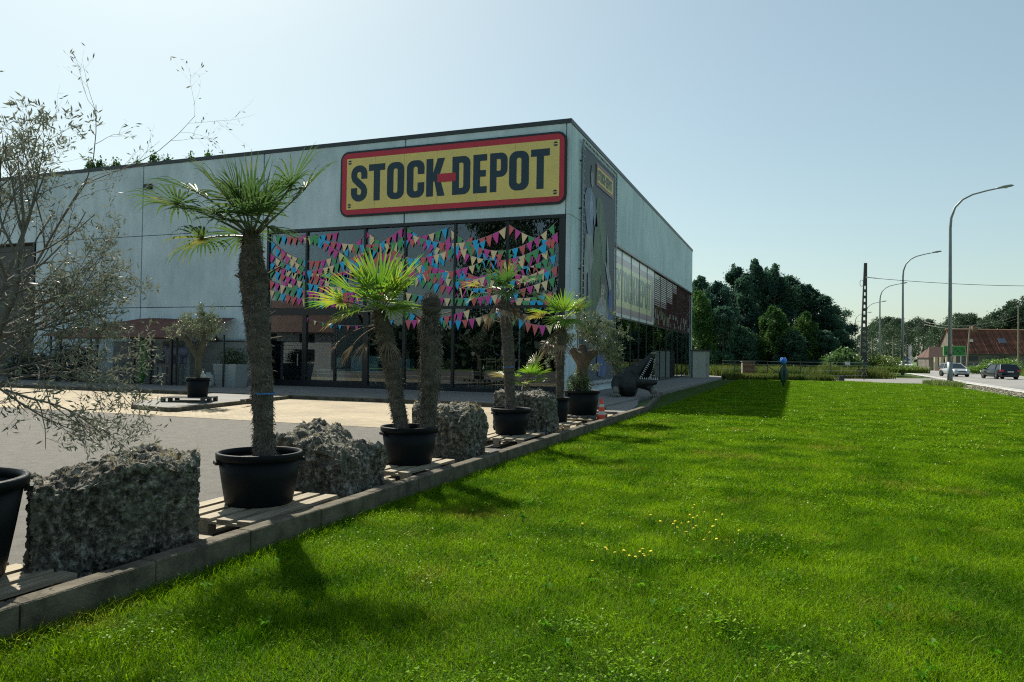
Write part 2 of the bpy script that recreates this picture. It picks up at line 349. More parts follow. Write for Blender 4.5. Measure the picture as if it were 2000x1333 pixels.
# panels: thin dark backing shows in the joints
G=.032
xs=[-8.0,-15.13,-22.3,-29.45,-36.7,-44,-51.2,-58.4,-65.6]
for i in range(len(xs)-1):
    a,b=xs[i+1],xs[i]
    if i==0: b=-8.16
    sb('wall_panel',a+G,b-G,27.0,27.18,7.09 if i>1 else 6.98,10.45,mt=mpanel,bev=.006)
    if i>=2:
        if i==4:
            sb('wall_panel',-44+G,-42.0,27.0,27.18,3.63,7.06,mt=mpanel); sb('wall_panel',-44+G,-42.0,27.0,27.18,.1,3.60,mt=mpanel)
        else:
            sb('wall_panel',a+G,b-G,27.0,27.18,3.63,7.06,mt=mpanel,bev=.006); sb('wall_panel',a+G,b-G,27.0,27.18,.1,3.60,mt=mpanel,bev=.006)
sb('wall_panel',-22.3+G,-22.06,27.0,27.18,.1,6.96,mt=mpanel)
ys=[27.16,34.3,41.5,48.7,55.9,63.05]
sb('corner_panel',-8.15,-8.0,27.0,27.14,6.98,10.45,mt=mpanel)
sb('corner_panel',-8.15,-8.0,27.0,27.14,.1,6.96,mt=mpanel)
for i in range(5):
    sb('wall_panel',-8.18,-8.0,ys[i]+G,ys[i+1]-G,6.98,10.45,mt=mpanel,bev=.006)
sb('wall_panel',-8.18,-8.0,27.16+G,34.3-G,.1,6.96,mt=mpanel,bev=.006)
# backing behind joints
sb('wall_core',-65.6,-22.1,27.185,27.35,0,10.4,mt=mback) if False else None
sb('wall_core',-65.6,-8.3,27.19,27.36,6.99,10.4,mt=mback); sb('wall_core',-8.36,-8.19,27.37,63.05,6.99,10.4,mt=mback)
sb('wall_core',-36.7,-22.1,27.19,27.36,.1,6.98,mt=mback); sb('wall_core',-65.6,-42.0,27.19,27.36,.1,6.98,mt=mback)
sb('wall_core',-8.36,-8.19,27.37,34.3,.1,6.98,mt=mback)
sb('rear_wall',-65.6,-8.2,62.88,63.05,.0,10.45,mt=mpanel); sb('side_wall',-65.8,-65.6,27.0,63.05,0,10.45,mt=mpanel)
sb('roof_trim',-65.8,-7.97,26.97,27.2,10.452,10.62,mt=mtrim); sb('roof_trim',-8.2,-7.97,27.2,63.08,10.452,10.62,mt=mtrim)
sb('roof',-65.6,-8.2,27.36,62.88,10.3,10.4,mt=mtrim)
# wide dark entrance on the left
sb('shutter_door',-42.0,-36.75,27.3,27.35,.1,7.06,mt=mat('dark_door',(.02,.025,.03),.4))
for z in [.9*k+.4 for k in range(8)]: sb('door_rail',-42.0,-36.75,27.25,27.3,z,z+.06,mt=mdark)
sb('door_frame',-36.85,-36.75,26.97,27.3,.1,7.06,mt=mdark)
# glass
gfront=glassmat('front_glass',(.80,.85,.88),.03)
gside=glassmat('side_glass',(.25,.3,.32),.16)
gfilm=glassmat('maroon_film_glass',(.08,.05,.05),.02,.02,(.12,.045,.055),.9)
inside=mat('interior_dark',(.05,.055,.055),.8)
UX=[-21.95,-19.96,-17.01,-15.08,-12.81,-10.54,-8.42]
LX=[-21.95,-20.0,-18.43,-16.91,-15.08,-12.86,-10.54,-8.42]
for a,b in zip(UX,UX[1:]): sb('window_pane',a+.04,b-.04,27.10,27.115,3.53,6.84,mt=gfront)
for a,b in zip(LX,LX[1:]): sb('window_pane',a+.05,b-.05,27.10,27.115,.24,3.2 if a<-17 else 3.42,mt=gfront)
for x in UX[1:-1]: sb('mullion',x-.045,x+.045,27.02,27.16,3.50,6.85,mt=mmull,bev=.004)
for x,wd in zip(LX[1:-1],(.10,.045,.13,.06,.05,.045)): sb('mullion',x-wd,x+wd,27.02,27.16,.12,3.42,mt=mmull,bev=.004)
sb('mullion',-22.05,-21.93,27.0,27.16,.1,6.85,mt=mmull); sb('corner_post',-8.42,-8.165,27.0,27.16,.1,6.85,mt=mmull)
sb('lintel',-22.05,-8.165,26.98,27.16,6.852,6.975,mt=mmull)
sb('transom',-21.93,-16.78,27.0,27.165,3.2,3.52,mt=mmull); sb('transom',-16.78,-8.42,27.01,27.165,3.42,3.52,mt=mmull)
sb('sill',-21.93,-8.42,27.0,27.165,.1,.24,mt=mmull)
for a,b in [(-21.93,-20.1),(-19.9,-18.48),(-18.38,-17.04)]: sb('door_rail',a,b,27.03,27.09,.24,.36,mt=mmull); 
for x in (-20.25,-18.6): sb('door_handle',x-.02,x+.02,26.93,26.96,1.0,1.5,mt=mgalv)
RY=[34.34,36.52,38.76,40.98,43.29,45.6,47.91,50.38,52.97,55.57,58.0,60.33,62.9]
for i,(a,b) in enumerate(zip(RY,RY[1:])):
    sb('window_pane',-8.11,-8.095,a+.03,b-.03,3.55,6.86,mt=gside if i<5 else gfilm)
    sb('window_pane',-8.11,-8.095,a+.03,b-.03,.2,3.47,mt=gside)
for y in RY: sb('mullion',-8.14,-8.06,y-.035,y+.035,.12,6.86,mt=mmull)
for a,b in zip(RY,RY[1:]): sb('transom',-8.13,-8.063,a+.03,b-.03,3.47,3.55,mt=mmull)
sb('lintel',-8.14,-7.96,34.31,63.0,6.862,6.975,mt=mmull); sb('sill',-8.14,-8.05,34.31,63.0,.1,.2,mt=mmull)
sb('corner_panel',-8.3,-8.0,62.94,63.05,.1,6.96,mt=mpanel)
# interior
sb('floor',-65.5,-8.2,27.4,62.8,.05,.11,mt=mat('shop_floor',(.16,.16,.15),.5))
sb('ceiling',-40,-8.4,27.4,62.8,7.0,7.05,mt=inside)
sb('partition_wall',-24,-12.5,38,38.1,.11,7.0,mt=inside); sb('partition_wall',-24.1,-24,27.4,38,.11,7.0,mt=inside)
sb('wall_lamp',-29.3,-28.85,26.86,27.0,9.3,9.55,mt=mdark)
# trim: drain pipe
sb('mezzanine',-23.9,-9.6,30.5,30.7,3.4,3.8,mt=inside)
# ------------------------------------------------------------- letters
def LET(c):
    s=.19; W=.5
    if c=='O': return W,[rr(0,0,W,1,.2),rr(s,.17,W-s,.83,.055)]
    if c=='D': return W,[[(0,0)]+arc(W-.19,.19,.19,-90,0)+arc(W-.19,.81,.19,0,90)+[(0,1)],[(s,.17)]+arc(W-s-.05,.22,.05,-90,0,4)+arc(W-s-.05,.78,.05,0,90,4)+[(s,.83)]]
    if c=='P': return W,[[(0,0),(s,0),(s,.38)]+arc(W-.19,.57,.19,-90,0)+arc(W-.19,.81,.19,0,90)+[(0,1)],[(s,.54)]+arc(W-s-.04,.58,.04,-90,0,4)+arc(W-s-.04,.80,.04,0,90,4)+[(s,.84)]]
    if c=='C': return W,[[(W,.62)]+arc(W-.2,.8,.2,0,90)+arc(.2,.8,.2,90,180)+arc(.2,.2,.2,180,270)+arc(W-.2,.2,.2,270,360)+[(W,.40),(W-s,.40)]+arc(W-s-.055,.225,.055,0,-90,4)+arc(s+.055,.225,.055,270,180,4)+arc(s+.055,.775,.055,180,90,4)+arc(W-s-.055,.775,.055,90,0,4)+[(W-s,.62)]]
    if c=='E': return .38,[[(0,0),(.38,0),(.38,.17),(s,.17),(s,.42),(.35,.42),(.35,.59),(s,.59),(s,.83),(.38,.83),(.38,1),(0,1)]]
    if c=='T': return W,[[(W/2-s/2,0),(W/2+s/2,0),(W/2+s/2,.82),(W,.82),(W,1),(0,1),(0,.82),(W/2-s/2,.82)]]
    if c=='K': return .5,[[(0,0),(s,0),(s,.36),(.22,.42),(.31,0),(.51,0),(.36,.54),(.51,1),(.31,1),(s,.62),(s,1),(0,1)]]
    if c=='-': return .5,[[(0,0),(.5,0),(.5,1),(0,1)]]
    if c=='S':
        path=[(.405,.62)]+arc(.25,.76,.155,0,180,10,.15)+[(.095,.70),(.12,.62),(.25,.5),(.38,.38),(.405,.30)]+arc(.25,.24,.155,0,-180,10,.15)+[(.095,.38)]
        hw=.092; A=[];B=[]
        for i,p in enumerate(path):
            a=path[max(i-1,0)];b=path[min(i+1,len(path)-1)]; dx,dy=b[0]-a[0],b[1]-a[1]; l=math.hypot(dx,dy) or 1
            nx_,ny_=-dy/l,dx/l; A.append((p[0]+nx_*hw,p[1]+ny_*hw)); B.append((p[0]-nx_*hw,p[1]-ny_*hw))
        return W,[[(min(max(x,.003),.497),min(max(y,0),1)) for x,y in A+B[::-1]]]
FRONT=lambda y:Matrix(((1,0,0,0),(0,0,-1,y),(0,1,0,0),(0,0,0,1)))      # curve x->X, y->Z
SIDE=lambda x:Matrix(((0,0,1,x),(1,0,0,0),(0,1,0,0),(0,0,0,1)))        # curve x->Y, y->Z
def letter(c,x0,x1,z0,z1,depth,mt,parent,M,name='letter'):
    W,polys=LET(c); k=(x1-x0)/W
    return flat_curve(name,[[(x0+px*k,z0+py*(z1-z0)) for px,py in P] for P in polys],depth,mt,parent,M)
navy=mat('sign_navy',(.012,.04,.065),.5); red=mat('sign_red',(.52,.028,.055),.5,(.45,.025,.05),1.5); yel=mat('sign_yellow',(.78,.61,.19),.5,(.69,.56,.19),1.2); 
sg=empty('shop_sign',(0,0,0),label='large yellow and red board reading STOCK-DEPOT high on the front wall',cat='sign')
flat_curve('backing',[rr(-18.21,7.36,-8.13,10.15,.38)],.06,mat('sign_black',(.012,.018,.022),.5),sg,FRONT(26.96))
flat_curve('border',[rr(-18.12,7.45,-8.22,10.06,.30)],.012,red,sg,FRONT(26.92))
# yellow field in six sheets with hairline joints
bx=[-17.88,-16.5,-15.1,-13.6,-11.85,-10.2,-8.41]
for a,b in zip(bx,bx[1:]): flat_curve('sheet',[[(a+.004,7.66),(b-.004,7.66),(b-.004,9.83),(a+.004,9.83)]],.008,yel,sg,FRONT(26.905))
for c,a,b in [('S',-17.66,-16.86),('T',-16.79,-16.01),('O',-15.91,-15.11),('C',-14.98,-14.17),('K',-14.08,-13.26),('D',-12.91,-12.12),('E',-11.99,-11.4),('P',-11.27,-10.53),('O',-10.46,-9.64),('T',-9.56,-8.8)]:
    letter(c,a,b,7.98,9.52,.006,navy,sg,FRONT(26.896))
letter('-',-13.57,-12.75,8.54,8.88,.006,red,sg,FRONT(26.888),'dash')
for x in (-17.73,-8.57):
    for z in (7.82,9.67):
        flat_curve('screw_mark',[arc(x,z+.008,.085,8,172,8)],.004,navy,sg,FRONT(26.897)); flat_curve('screw_mark',[arc(x,z-.008,.085,188,352,8)],.004,navy,sg,FRONT(26.897))
# printed sign on the side windows, its colours paled to stand for reflections
wp=mat('print_white',(.72,.76,.78),.25); wm=mat('print_mauve',(.42,.33,.37),.25); wy=mat('print_yellow',(.70,.70,.42),.25); wg=mat('print_green',(.17,.25,.22),.25)
ws=empty('window_sign',(0,0,0),label='pale STOCK-DEPOT print across five upper side windows, reflections washed into its colours',cat='window sign')
for a,b in zip(RY[:5],RY[1:6]): flat_curve('sheet',[[(a+.03,3.56),(b-.03,3.56),(b-.03,6.85),(a+.03,6.85)]],.004,wp,ws,SIDE(-8.085))
flat_curve('border',[rr(34.5,3.72,45.3,6.5,.45),[(34.95,6.15),(34.95,4.05),(44.65,4.05),(44.65,6.15)]],.004,wm,ws,SIDE(-8.078))
flat_curve('yellow_field',[[(34.95,4.05),(44.65,4.05),(44.65,6.15),(34.95,6.15)]],.004,wy,ws,SIDE(-8.078))
for i,(c,a,b) in enumerate([('S',35.1,36.05),('T',36.1,36.95),('O',37.0,37.9),('C',38.0,38.9),('K',38.95,39.85),('D',40.1,40.95),('E',41.0,41.65),('P',41.75,42.55),('O',42.65,43.5),('T',43.55,44.4)]):
    letter(c,a,b,4.36,5.9,.003,wg,ws,SIDE(-8.071))
letter('-',39.6,40.4,4.95,5.3,.003,wm,ws,SIDE(-8.067),'dash')
for y in (34.98,44.52):
    for z in (4.2,6.0): flat_curve('screw_mark',[arc(y+(.15 if y<40 else -.15),z,.06,0,350,9)],.003,wg,ws,SIDE(-8.071))
# pale blinds behind the top of three film panes, small pale marks lower down
bl=empty('window_blind',(0,0,0),label='pale slatted blinds in the upper side windows next to the window sign',cat='blind')
pale=mat('blind_pale',(.55,.53,.53),.5)
for pi in range(5,9):
    a,b=RY[pi]+.05,RY[pi+1]-.05; n=16 if pi<7 else (12 if pi==7 else 5)
    for k in range(n):
        z=6.78-k*.125; box('slat',-8.09,-8.083,a,b-(0 if pi<8 else .6),z-.07,z,pale if k<n-3 else wm,bl)
mk=empty('window_lettering',(0,0,0),label='row of small pale upright strokes along the dark red side windows',cat='window lettering')
for pi in range(5,12):
    a,b=RY[pi]+.1,RY[pi+1]-.1; y=a
    while y<b:
        if rnd.random()<.75:
            z0=3.68+rnd.choice((0,.35,.6)); h=rnd.choice((.25,.35,.6)); box('stroke',-8.09,-8.084,y,y+.06,z0,min(z0+h,4.6),pale,mk)
        y+=.26
# scalloped fringe garlands behind the lower side windows
tealc=mat('fringe_teal',(.12,.33,.36),.6); pinkc=mat('fringe_pink',(.42,.16,.22),.6)
for gi,(a,b) in enumerate(zip([34.5,38.8,43.3,47.9,53.0,58.0],[38.7,43.2,47.8,52.9,57.9,62.8])):
    e=empty('fringe_garland',(0,0,0),group='fringe garlands behind the lower side windows')
    tag(e,['teal and pink fringe garland in the lower side window nearest the banner','teal and pink fringe garland under the middle of the window sign','fringe garland under the right end of the window sign','faint fringe garland below the first dark red side windows','faint fringe garland two bays from the far end of the side windows','fringe garland at the far end of the lower side windows'][gi],'garland')
    P=[];mid=(b-a)/2
    n=26; cords=[];fr=[MB(),MB()]
    for k in range(n+1):
        y=a+(b-a)*k/n; t=((y-a)%mid)/mid; z=3.4-.62*4*t*(1-t)*.9; cords.append((-8.2,y,z))
        if k%1==0: fr[k%2].box(-8.205,-8.2,y-.035,y+.035,z-.38-.2*math.sin(math.pi*t),z-.01)
    MB().tube(cords,.012,5).build('cord',mwhite,e); fr[0].build('fringe_teal',tealc,e); fr[1].build('fringe_pink',pinkc,e)
# ------------------------------------------------------------- banner
bn=empty('advertising_banner',(0,0,0),label='tall laced advertising banner with a small STOCK-DEPOT logo on the side wall',cat='banner')
msh=mat('banner_slate',(.042,.062,.085),.55,(.058,.078,.10),.6,objco=False,stretch=(1,1,.3)); 
Yb0,Yb1,Zb0,Zb1=28.5,34.05,.55,10.0
V=[];Q=[]
for j in range(41):
    for i in range(17):
        u=i/16;v=j/40; V.append((-7.885+.012*noise.noise(Vector((u*6,v*4,1))),Yb0+(Yb1-Yb0)*u,Zb0+(Zb1-Zb0)*v))
for j in range(40):
    for i in range(16): k=j*17+i; Q.append((k,k+1,k+18,k+17))
mesh('sheet',V,Q,msh,bn,True)
for a,b in [((28.3,.4),(28.3,10.15)),((34.22,.4),(34.22,10.15)),((28.3,10.15),(34.22,10.15)),((28.3,.4),(34.22,.4))]:
    MB().tube([(-7.87,a[0],a[1]),(-7.87,b[0],b[1])],.035,8).build('frame_tube',mgalv if a[0]==b[0] else mdark,bn,True)
lc=MB()
for k in range(34):
    z=.5+k*.29
    for ya,yb in ((28.24,28.52),(34.03,34.28)): lc.tube([(-7.83,ya,z),(-7.82,(ya+yb)/2,z+.02),(-7.85,yb,z)],.014,4)
for k in range(26):
    y=28.45+k*.225
    lc.tube([(-7.83,y,10.21),(-7.82,y,10.1),(-7.85,y+.03,9.98)],.014,4); lc.tube([(-7.83,y,.34),(-7.82,y,.45),(-7.85,y,.57)],.014,4)
lc.build('lacing',mwhite,bn)
for z in (2.5,5.0,7.4,9.3): box('bracket',-7.99,-7.86,28.27,28.33,z,z+.06,mdark,bn)
def fig(name,pts,col,x,lab=None): return flat_curve(name,[pts],.002,mat('print_'+name,tuple(c*.62 for c in col),.55,tuple(min(1,c*1.15) for c in col),2.6,objco=False,stretch=(1,1.6,.7),lo=.4,hi=.6),bn,SIDE(x),lab)
def blob(cy,cz,ry,rz,n=16): return [(cy+ry*math.cos(2*math.pi*i/n),cz+rz*math.sin(2*math.pi*i/n)) for i in range(n)]
fig('green_cloth',[(30.6,8.3),(31.2,8.45),(31.7,8.1),(32.3,6.9),(32.2,6.2),(32.0,5.6),(32.3,4.6),(33.0,3.4),(33.2,2.0),(28.9,2.4),(28.8,3.6),(29.6,4.6),(30.0,5.9),(30.3,7.2)],(.085,.15,.09),-7.862)
fig('green_fold',[(31.0,8.2),(31.25,8.2),(31.9,6.6),(32.0,5.5),(31.5,6.0),(31.1,7.2)],(.12,.19,.13),-7.858)
fig('shirt',[(28.9,8.35),(29.5,8.5),(30.1,8.25),(30.5,7.6),(30.7,7.1),(30.2,7.0),(29.9,7.5),(29.9,6.5),(29.2,6.4),(28.75,7.2),(28.6,8.0)],(.15,.22,.34),-7.862)
fig('shirt_fold',[(29.5,8.3),(29.9,7.9),(29.75,7.0),(29.5,6.7),(29.35,7.6)],(.24,.31,.42),-7.858)
fig('trousers',[(28.75,6.5),(29.9,6.6),(30.0,5.6),(29.7,5.0),(29.6,3.8),(29.25,3.8),(29.2,5.0),(29.0,4.9),(28.9,3.8),(28.6,3.8),(28.6,5.4)],(.23,.28,.30),-7.861)
fig('head',blob(29.75,9.0,.24,.42),(.23,.23,.25),-7.862); fig('hair',[(29.52,9.1),(29.6,9.45),(29.85,9.5),(30.0,9.25),(29.9,9.2),(29.7,9.3)],(.08,.08,.09),-7.858)
fig('hand',[(32.5,7.1),(32.62,6.6),(32.75,6.2),(32.9,5.4),(33.3,4.9),(33.4,3.6),(33.1,3.6),(32.9,4.6),(32.5,5.1),(32.1,5.7),(32.2,5.8),(32.5,5.5),(32.4,6.3)],(.33,.38,.44),-7.860)
fig('blue_cloth',[(32.85,4.5),(33.5,4.7),(33.6,2.9),(32.9,2.6),(32.7,3.5)],(.07,.12,.32),-7.857)
fig('collar',[(30.6,3.6),(31.2,4.1),(32.2,4.1),(32.7,3.5),(32.8,1.9),(30.4,1.9)],(.34,.38,.42),-7.857)
fig('neck',[(31.4,4.3),(31.9,4.3),(32.0,3.9),(31.6,3.6),(31.3,3.9)],(.38,.30,.27),-7.854)
fig('face',blob(31.65,4.55,.34,.52),(.42,.34,.31),-7.852); fig('cap',[(31.25,4.65)]+arc(31.65,4.75,.40,180,0,8,.42)+[(32.05,4.65),(31.65,4.75)],(.10,.12,.11),-7.848)
for y in (31.52,31.82): fig('eye',blob(y,4.58,.06,.035,8),(.03,.03,.03),-7.846)
fig('mouth',[(31.5,4.25),(31.85,4.25),(31.68,4.18)],(.16,.06,.06),-7.846); fig('nose',[(31.66,4.55),(31.75,4.36),(31.6,4.36)],(.30,.22,.19),-7.846)
fig('blue_bag',[(31.0,1.9),(32.3,1.9),(32.5,.9),(32.0,.65),(31.0,.75),(30.8,1.3)],(.06,.11,.27),-7.854)
lgm=SIDE(-7.84)
lg=[[(30.38,8.83),(33.48,8.83),(33.48,9.76),(30.38,9.76)]]
flat_curve('logo_edge',lg,.003,mat('logo_pale',(.45,.42,.48),.5),bn,SIDE(-7.848)); flat_curve('logo_red',[[(30.42,8.86),(33.44,8.86),(33.44,9.73),(30.42,9.73)]],.003,mat('logo_red',(.30,.06,.07),.5),bn,SIDE(-7.844))
flat_curve('logo_yellow',[[(30.52,8.96),(33.34,8.96),(33.34,9.63),(30.52,9.63)]],.003,mat('logo_yellow',(.58,.50,.09),.5),bn,SIDE(-7.840))
x=30.62
for c in 'STOCK-DEPOT':
    w_={'E':.2,'-':.12}.get(c,.245)
    if c=='-': letter(c,x-.02,x+w_,9.25,9.34,.003,mat('logo_red',(0,0,0)),bn,SIDE(-7.834),'dash'); x+=w_
    else: letter(c,x,x+w_-.02,9.06,9.53,.003,navy,bn,SIDE(-7.836)); x+=w_
# ------------------------------------------------------------- bunting on the front windows
bc=[mat('flag_'+n,c,.6,tuple(min(1,k*1.12) for k in c),2) for n,c in (('blue',(.02,.44,.80)),('magenta',(.64,.07,.36)),('green',(.08,.36,.15)),('coral',(.66,.14,.15)),('cream',(.82,.64,.38)))]
mcord=mat('bunting_cord',(.42,.30,.36),.6)
def bunting(x0,z0,x1,z1,sag,label,off,y=27.085,fw_=.185,fh=.34,start=0,step=.335,lo=None):
    e=empty('bunting',(0,0,0),label=label,cat='bunting',group='pennant strings on the front windows')
    n=14; pts=[]
    for i in range(n+1):
        t=i/n; pts.append((x0+(x1-x0)*t,y,z0+(z1-z0)*t-sag*4*t*(1-t)))
    MB().tube(pts,.011,4).build('cord',mcord,e)
    Ln=math.hypot(x1-x0,z1-z0); k=0; s=.12
    while s<Ln-.1:
        t=s/Ln; x=x0+(x1-x0)*t; z=z0+(z1-z0)*t-sag*4*t*(1-t)
        sl=((z1-z0)-sag*4*(1-2*t))/(x1-x0); nl=math.hypot(1,sl); dx,dz=1/nl,sl/nl
        a=(x-dx*fw_/1,z-dz*fw_); b=(x+dx*fw_,z+dz*fw_)
        # the tip hangs between square to the cord and straight down
        qx,qz=(.45*dz,-.45*dx-.55); ql=math.hypot(qx,qz); h=fh*(.9+.25*rnd.random()); c=(x+qx/ql*h+rnd.uniform(-.03,.03),z+qz/ql*h)
        yy=y-.006-.003*((k+off)%3)
        P=[a,b,c]
        if max(p[1] for p in P)<(6.86 if z>3.5 else 3.6) and min(p[0] for p in P)>-21.92 and max(p[0] for p in P)<-8.44:
            v=[(p[0],yy-.002,p[1]) for p in P]+[(p[0],yy+.002,p[1]) for p in P]
            mesh('flag',v,[(0,2,1),(3,4,5),(0,1,4,3),(1,2,5,4),(2,0,3,5)],bc[(k*3+off+(k//4)*2)%5],e)
        s+=step*1.0; k+=1
B=[(-21.9,6.55,-17.1,6.55,1.0,'highest pennant string over the leftmost front window pane'),
 (-21.9,5.95,-15.1,6.5,1.25,'long pennant string sagging over the three left panes below the highest one'),
 (-21.9,5.3,-12.9,6.0,1.25,'middle pennant string running from the left frame to the fourth mullion'),
 (-21.9,4.75,-14.0,5.0,.75,'pennant string curving just above the big palm crown'),
 (-21.9,4.35,-17.0,3.75,.25,'lowest pennant string of the two leftmost panes'),
 (-21.6,6.2,-17.2,3.9,.15,'straight pennant string slanting down steeply from the left window frame'),
 (-20.2,6.75,-13.0,6.75,.6,'pennant string hanging from the lintel over the second and third panes'),
 (-19.6,6.75,-15.3,4.6,.25,'pennant string slanting down across the second and third panes'),
 (-17.0,4.6,-12.6,6.7,.45,'pennant string rising to the lintel above the fourth pane'),
 (-16.8,6.6,-12.2,4.8,.35,'pennant string slanting down right from the third mullion'),
 (-17.2,5.6,-10.6,5.7,.8,'pennant string slung low across the third to fifth panes'),
 (-15.0,6.6,-10.6,6.6,.55,'pennant string below the lintel of the fourth and fifth panes'),
 (-15.0,5.6,-8.5,5.5,.9,'pennant string slung across the fourth to last pane at mid height'),
 (-15.2,5.0,-10.7,4.3,.35,'pennant string in the fourth pane just above the bare stump'),
 (-13.0,6.6,-8.5,6.75,1.0,'deep sagging pennant string under the lintel of the last panes'),
 (-12.8,4.5,-8.5,6.3,.45,'pennant string climbing to the right end of the last pane'),
 (-12.7,6.2,-8.6,4.9,.3,'pennant string falling to the right through the fifth and last panes'),
 (-12.8,5.1,-8.5,5.2,.65,'pennant string behind the thin palm crown in the last two panes'),
 (-10.5,6.7,-8.5,6.0,.2,'short pennant string in the top right corner of the last pane'),
 (-15.0,4.1,-8.5,4.6,.5,'pennant string just above the transom from the stump to the corner'),
 (-11.0,4.0,-8.5,4.1,.25,'short pennant string low in the last pane beside the corner post'),
 (-20.0,3.1,-15.3,3.05,.35,'small pennant string across the glass doors under the transom'),
 (-15.1,3.35,-10.6,3.4,.45,'pennant string below the transom behind the stump and thin palm'),
 (-15.0,2.95,-12.0,3.4,.12,'short pennant string rising from the door frame below the transom'),
 (-10.6,3.4,-8.5,2.8,.3,'pennant string dropping below the transom beside the corner post')]
B+=[(-21.9,5.6,-16.9,5.2,.55,'pennant string crossing the two left panes at mid height'),
 (-21.2,4.7,-17.3,3.75,.1,'pennant string slanting to the transom in the second pane'),
 (-17.0,6.1,-12.0,6.3,.7,'pennant string looping through the third and fourth panes near the top'),
 (-17.0,5.0,-13.0,5.7,.5,'pennant string rising behind the bright palm crown'),
 (-15.0,5.2,-10.6,5.0,.5,'pennant string level through the fourth and fifth panes'),
 (-13.0,6.0,-8.5,6.2,.8,'pennant string looping through the middle of the last two panes'),
 (-12.8,5.7,-10.5,6.7,.15,'short pennant string rising to the lintel in the fifth pane'),
 (-10.6,5.6,-8.5,5.9,.35,'short pennant string at mid height in the last pane'),
 (-12.8,4.4,-8.5,3.75,.3,'pennant string falling to the transom beside the corner post')]
B+=[(-21.9,6.8,-18.4,6.75,.15,'nearly level pennant string right under the lintel of the two left panes'),
 (-19.9,5.1,-15.2,6.8,.3,'pennant string climbing from the second pane to the lintel of the third'),
 (-17.0,6.75,-15.1,5.3,.1,'short pennant string dropping steeply in the third pane'),
 (-15.0,6.8,-12.9,5.6,.1,'short pennant string dropping from the lintel in the fourth pane'),
 (-10.5,4.9,-8.5,5.0,.3,'short pennant string above the thin palm crown in the last pane')]
for i,b in enumerate(B):
    small=i==21
    bunting(*b,off=i,y=27.083-.011*(i%4),fw_=.08 if small else .145,fh=.20 if small else .37,step=.42 if small else .295)
# ------------------------------------------------------------- things behind the glass
wood=mat('pine_wood',(.60,.45,.24),.55,(.5,.36,.18),6,stretch=(1,1,6)); teal=mat('teal_board',(.30,.50,.48),.5); cream=mat('cream_board',(.75,.72,.58),.5)
# wooden chairs stacked in a block
def chair(x,y,z,lab):
    e=empty('folding_chair',(x,y,z),label=lab,cat='chair',group='wooden chairs behind the front glass')
    for dx in (-.2,.2):
        MB().box(dx-.02,dx+.02,-.2,-.16,0,.45).build('leg',wood,e); MB().box(dx-.02,dx+.02,.16,.2,0,.85).build('leg',wood,e)
    for k in range(4): MB().box(-.22,.22,-.2+k*.1,-.12+k*.1,.44,.465).build('seat_slat',wood,e)
    for z_ in (.6,.72): MB().box(-.2,.2,.17,.19,z_,z_+.07).build('back_slat',wood,e)
    MB().box(-.18,.18,-.19,-.17,.18,.21).build('rung',wood,e)
for i,(x,nm) in enumerate([(-12.4,'left'),(-11.75,'middle'),(-11.1,'right')]):
    for k,(z,t) in enumerate([(.115,'bottom'),(.66,'top')]):
        if i==0 and k==1: continue
        chair(x,28.3,z,f'{t} pine folding chair of the {nm} stack behind the glass')
tb=empty('sideboard',(-11.5,28.9,.11),label='pine sideboard behind the stacked chairs inside the shop',cat='sideboard')
MB().box(-.9,.9,-.2,.2,1.25,1.3).build('top',wood,tb); 
for a in (-.88,.0,.84): MB().box(a,a+.04,-.18,.18,0,1.25).build('side',wood,tb)
for z in (.3,.7): MB().box(-.84,.84,-.18,.18,z,z+.03).build('shelf',wood,tb)
fl=empty('potted_flowers',(-11.4,28.85,1.415),label='white flowers in a low bowl on the pine sideboard',cat='flowers')
MB().lathe([(.0,0),(.1,0),(.16,.1)],12).build('bowl',mwhite,fl)
fb=MB()
for k in range(40):
    a=rnd.random()*6.28; r=rnd.random()*.4; z=.12+rnd.random()*.2; fb.box(r*math.cos(a)-.025,r*math.cos(a)+.025,r*math.sin(a)*.4-.025,r*math.sin(a)*.4+.025,z,z+.04)
fb.build('blossoms',mwhite,fl)
cb=empty('cabinet',(-19.1,28.0,.11),label='cream two door cabinet behind the left glass door',cat='cabinet')
MB().box(-.75,.7,-.2,.25,0,.75).build('body',cream,cb); MB().box(.0,.01,-.215,-.2,.05,.7).build('door_gap',mdark,cb); MB().box(.1,.13,-.23,-.2,.3,.45).build('handle',mdark,cb)
gl=empty('paper_globe',(-18.85,28.05,.88),label='round cream paper globe standing on the cream cabinet',cat='globe')
MB().lathe([(.001,0)]+[(.26*math.sin(math.pi*k/10),.26-.26*math.cos(math.pi*k/10)) for k in range(1,10)]+[(.001,.52)],20).build('shade',cream,gl,True)
for k in range(1): pass
tt=empty('display_table',(-17.6,28.3,.11),label='teal panelled display table with crossed legs behind the glass door',cat='table')
MB().box(-.68,.72,-.2,.2,.62,1.35).build('panel',teal,tt)
for a,b in ((-.55,.0),(.0,-.55),(.1,.6),(.6,.1)): MB().tube([(a,0,0),(b,0,.62)],.018,5).build('leg',mwhite,tt)
t3=empty('display_table',(-15.95,28.3,.11),label='low teal display board on a single white post inside the shop',cat='table')
MB().box(-.6,.6,-.2,.2,.8,1.25).build('panel',teal,t3); MB().tube([(.0,0,0),(.0,0,.8)],.03,6).build('post',mwhite,t3)
for i,(x,lab) in enumerate([(-14.6,'white post standing inside the shop left of the stump'),(-10.3,'white post standing inside the shop right of the thin palm'),(-16.3,'thin white post behind the large palm crown')]):
    tag(MB().tube([(x,27.9,.11),(x,27.9,3.4)],.035,8).build('interior_post',mwhite),lab,'post',group='posts inside the shop')
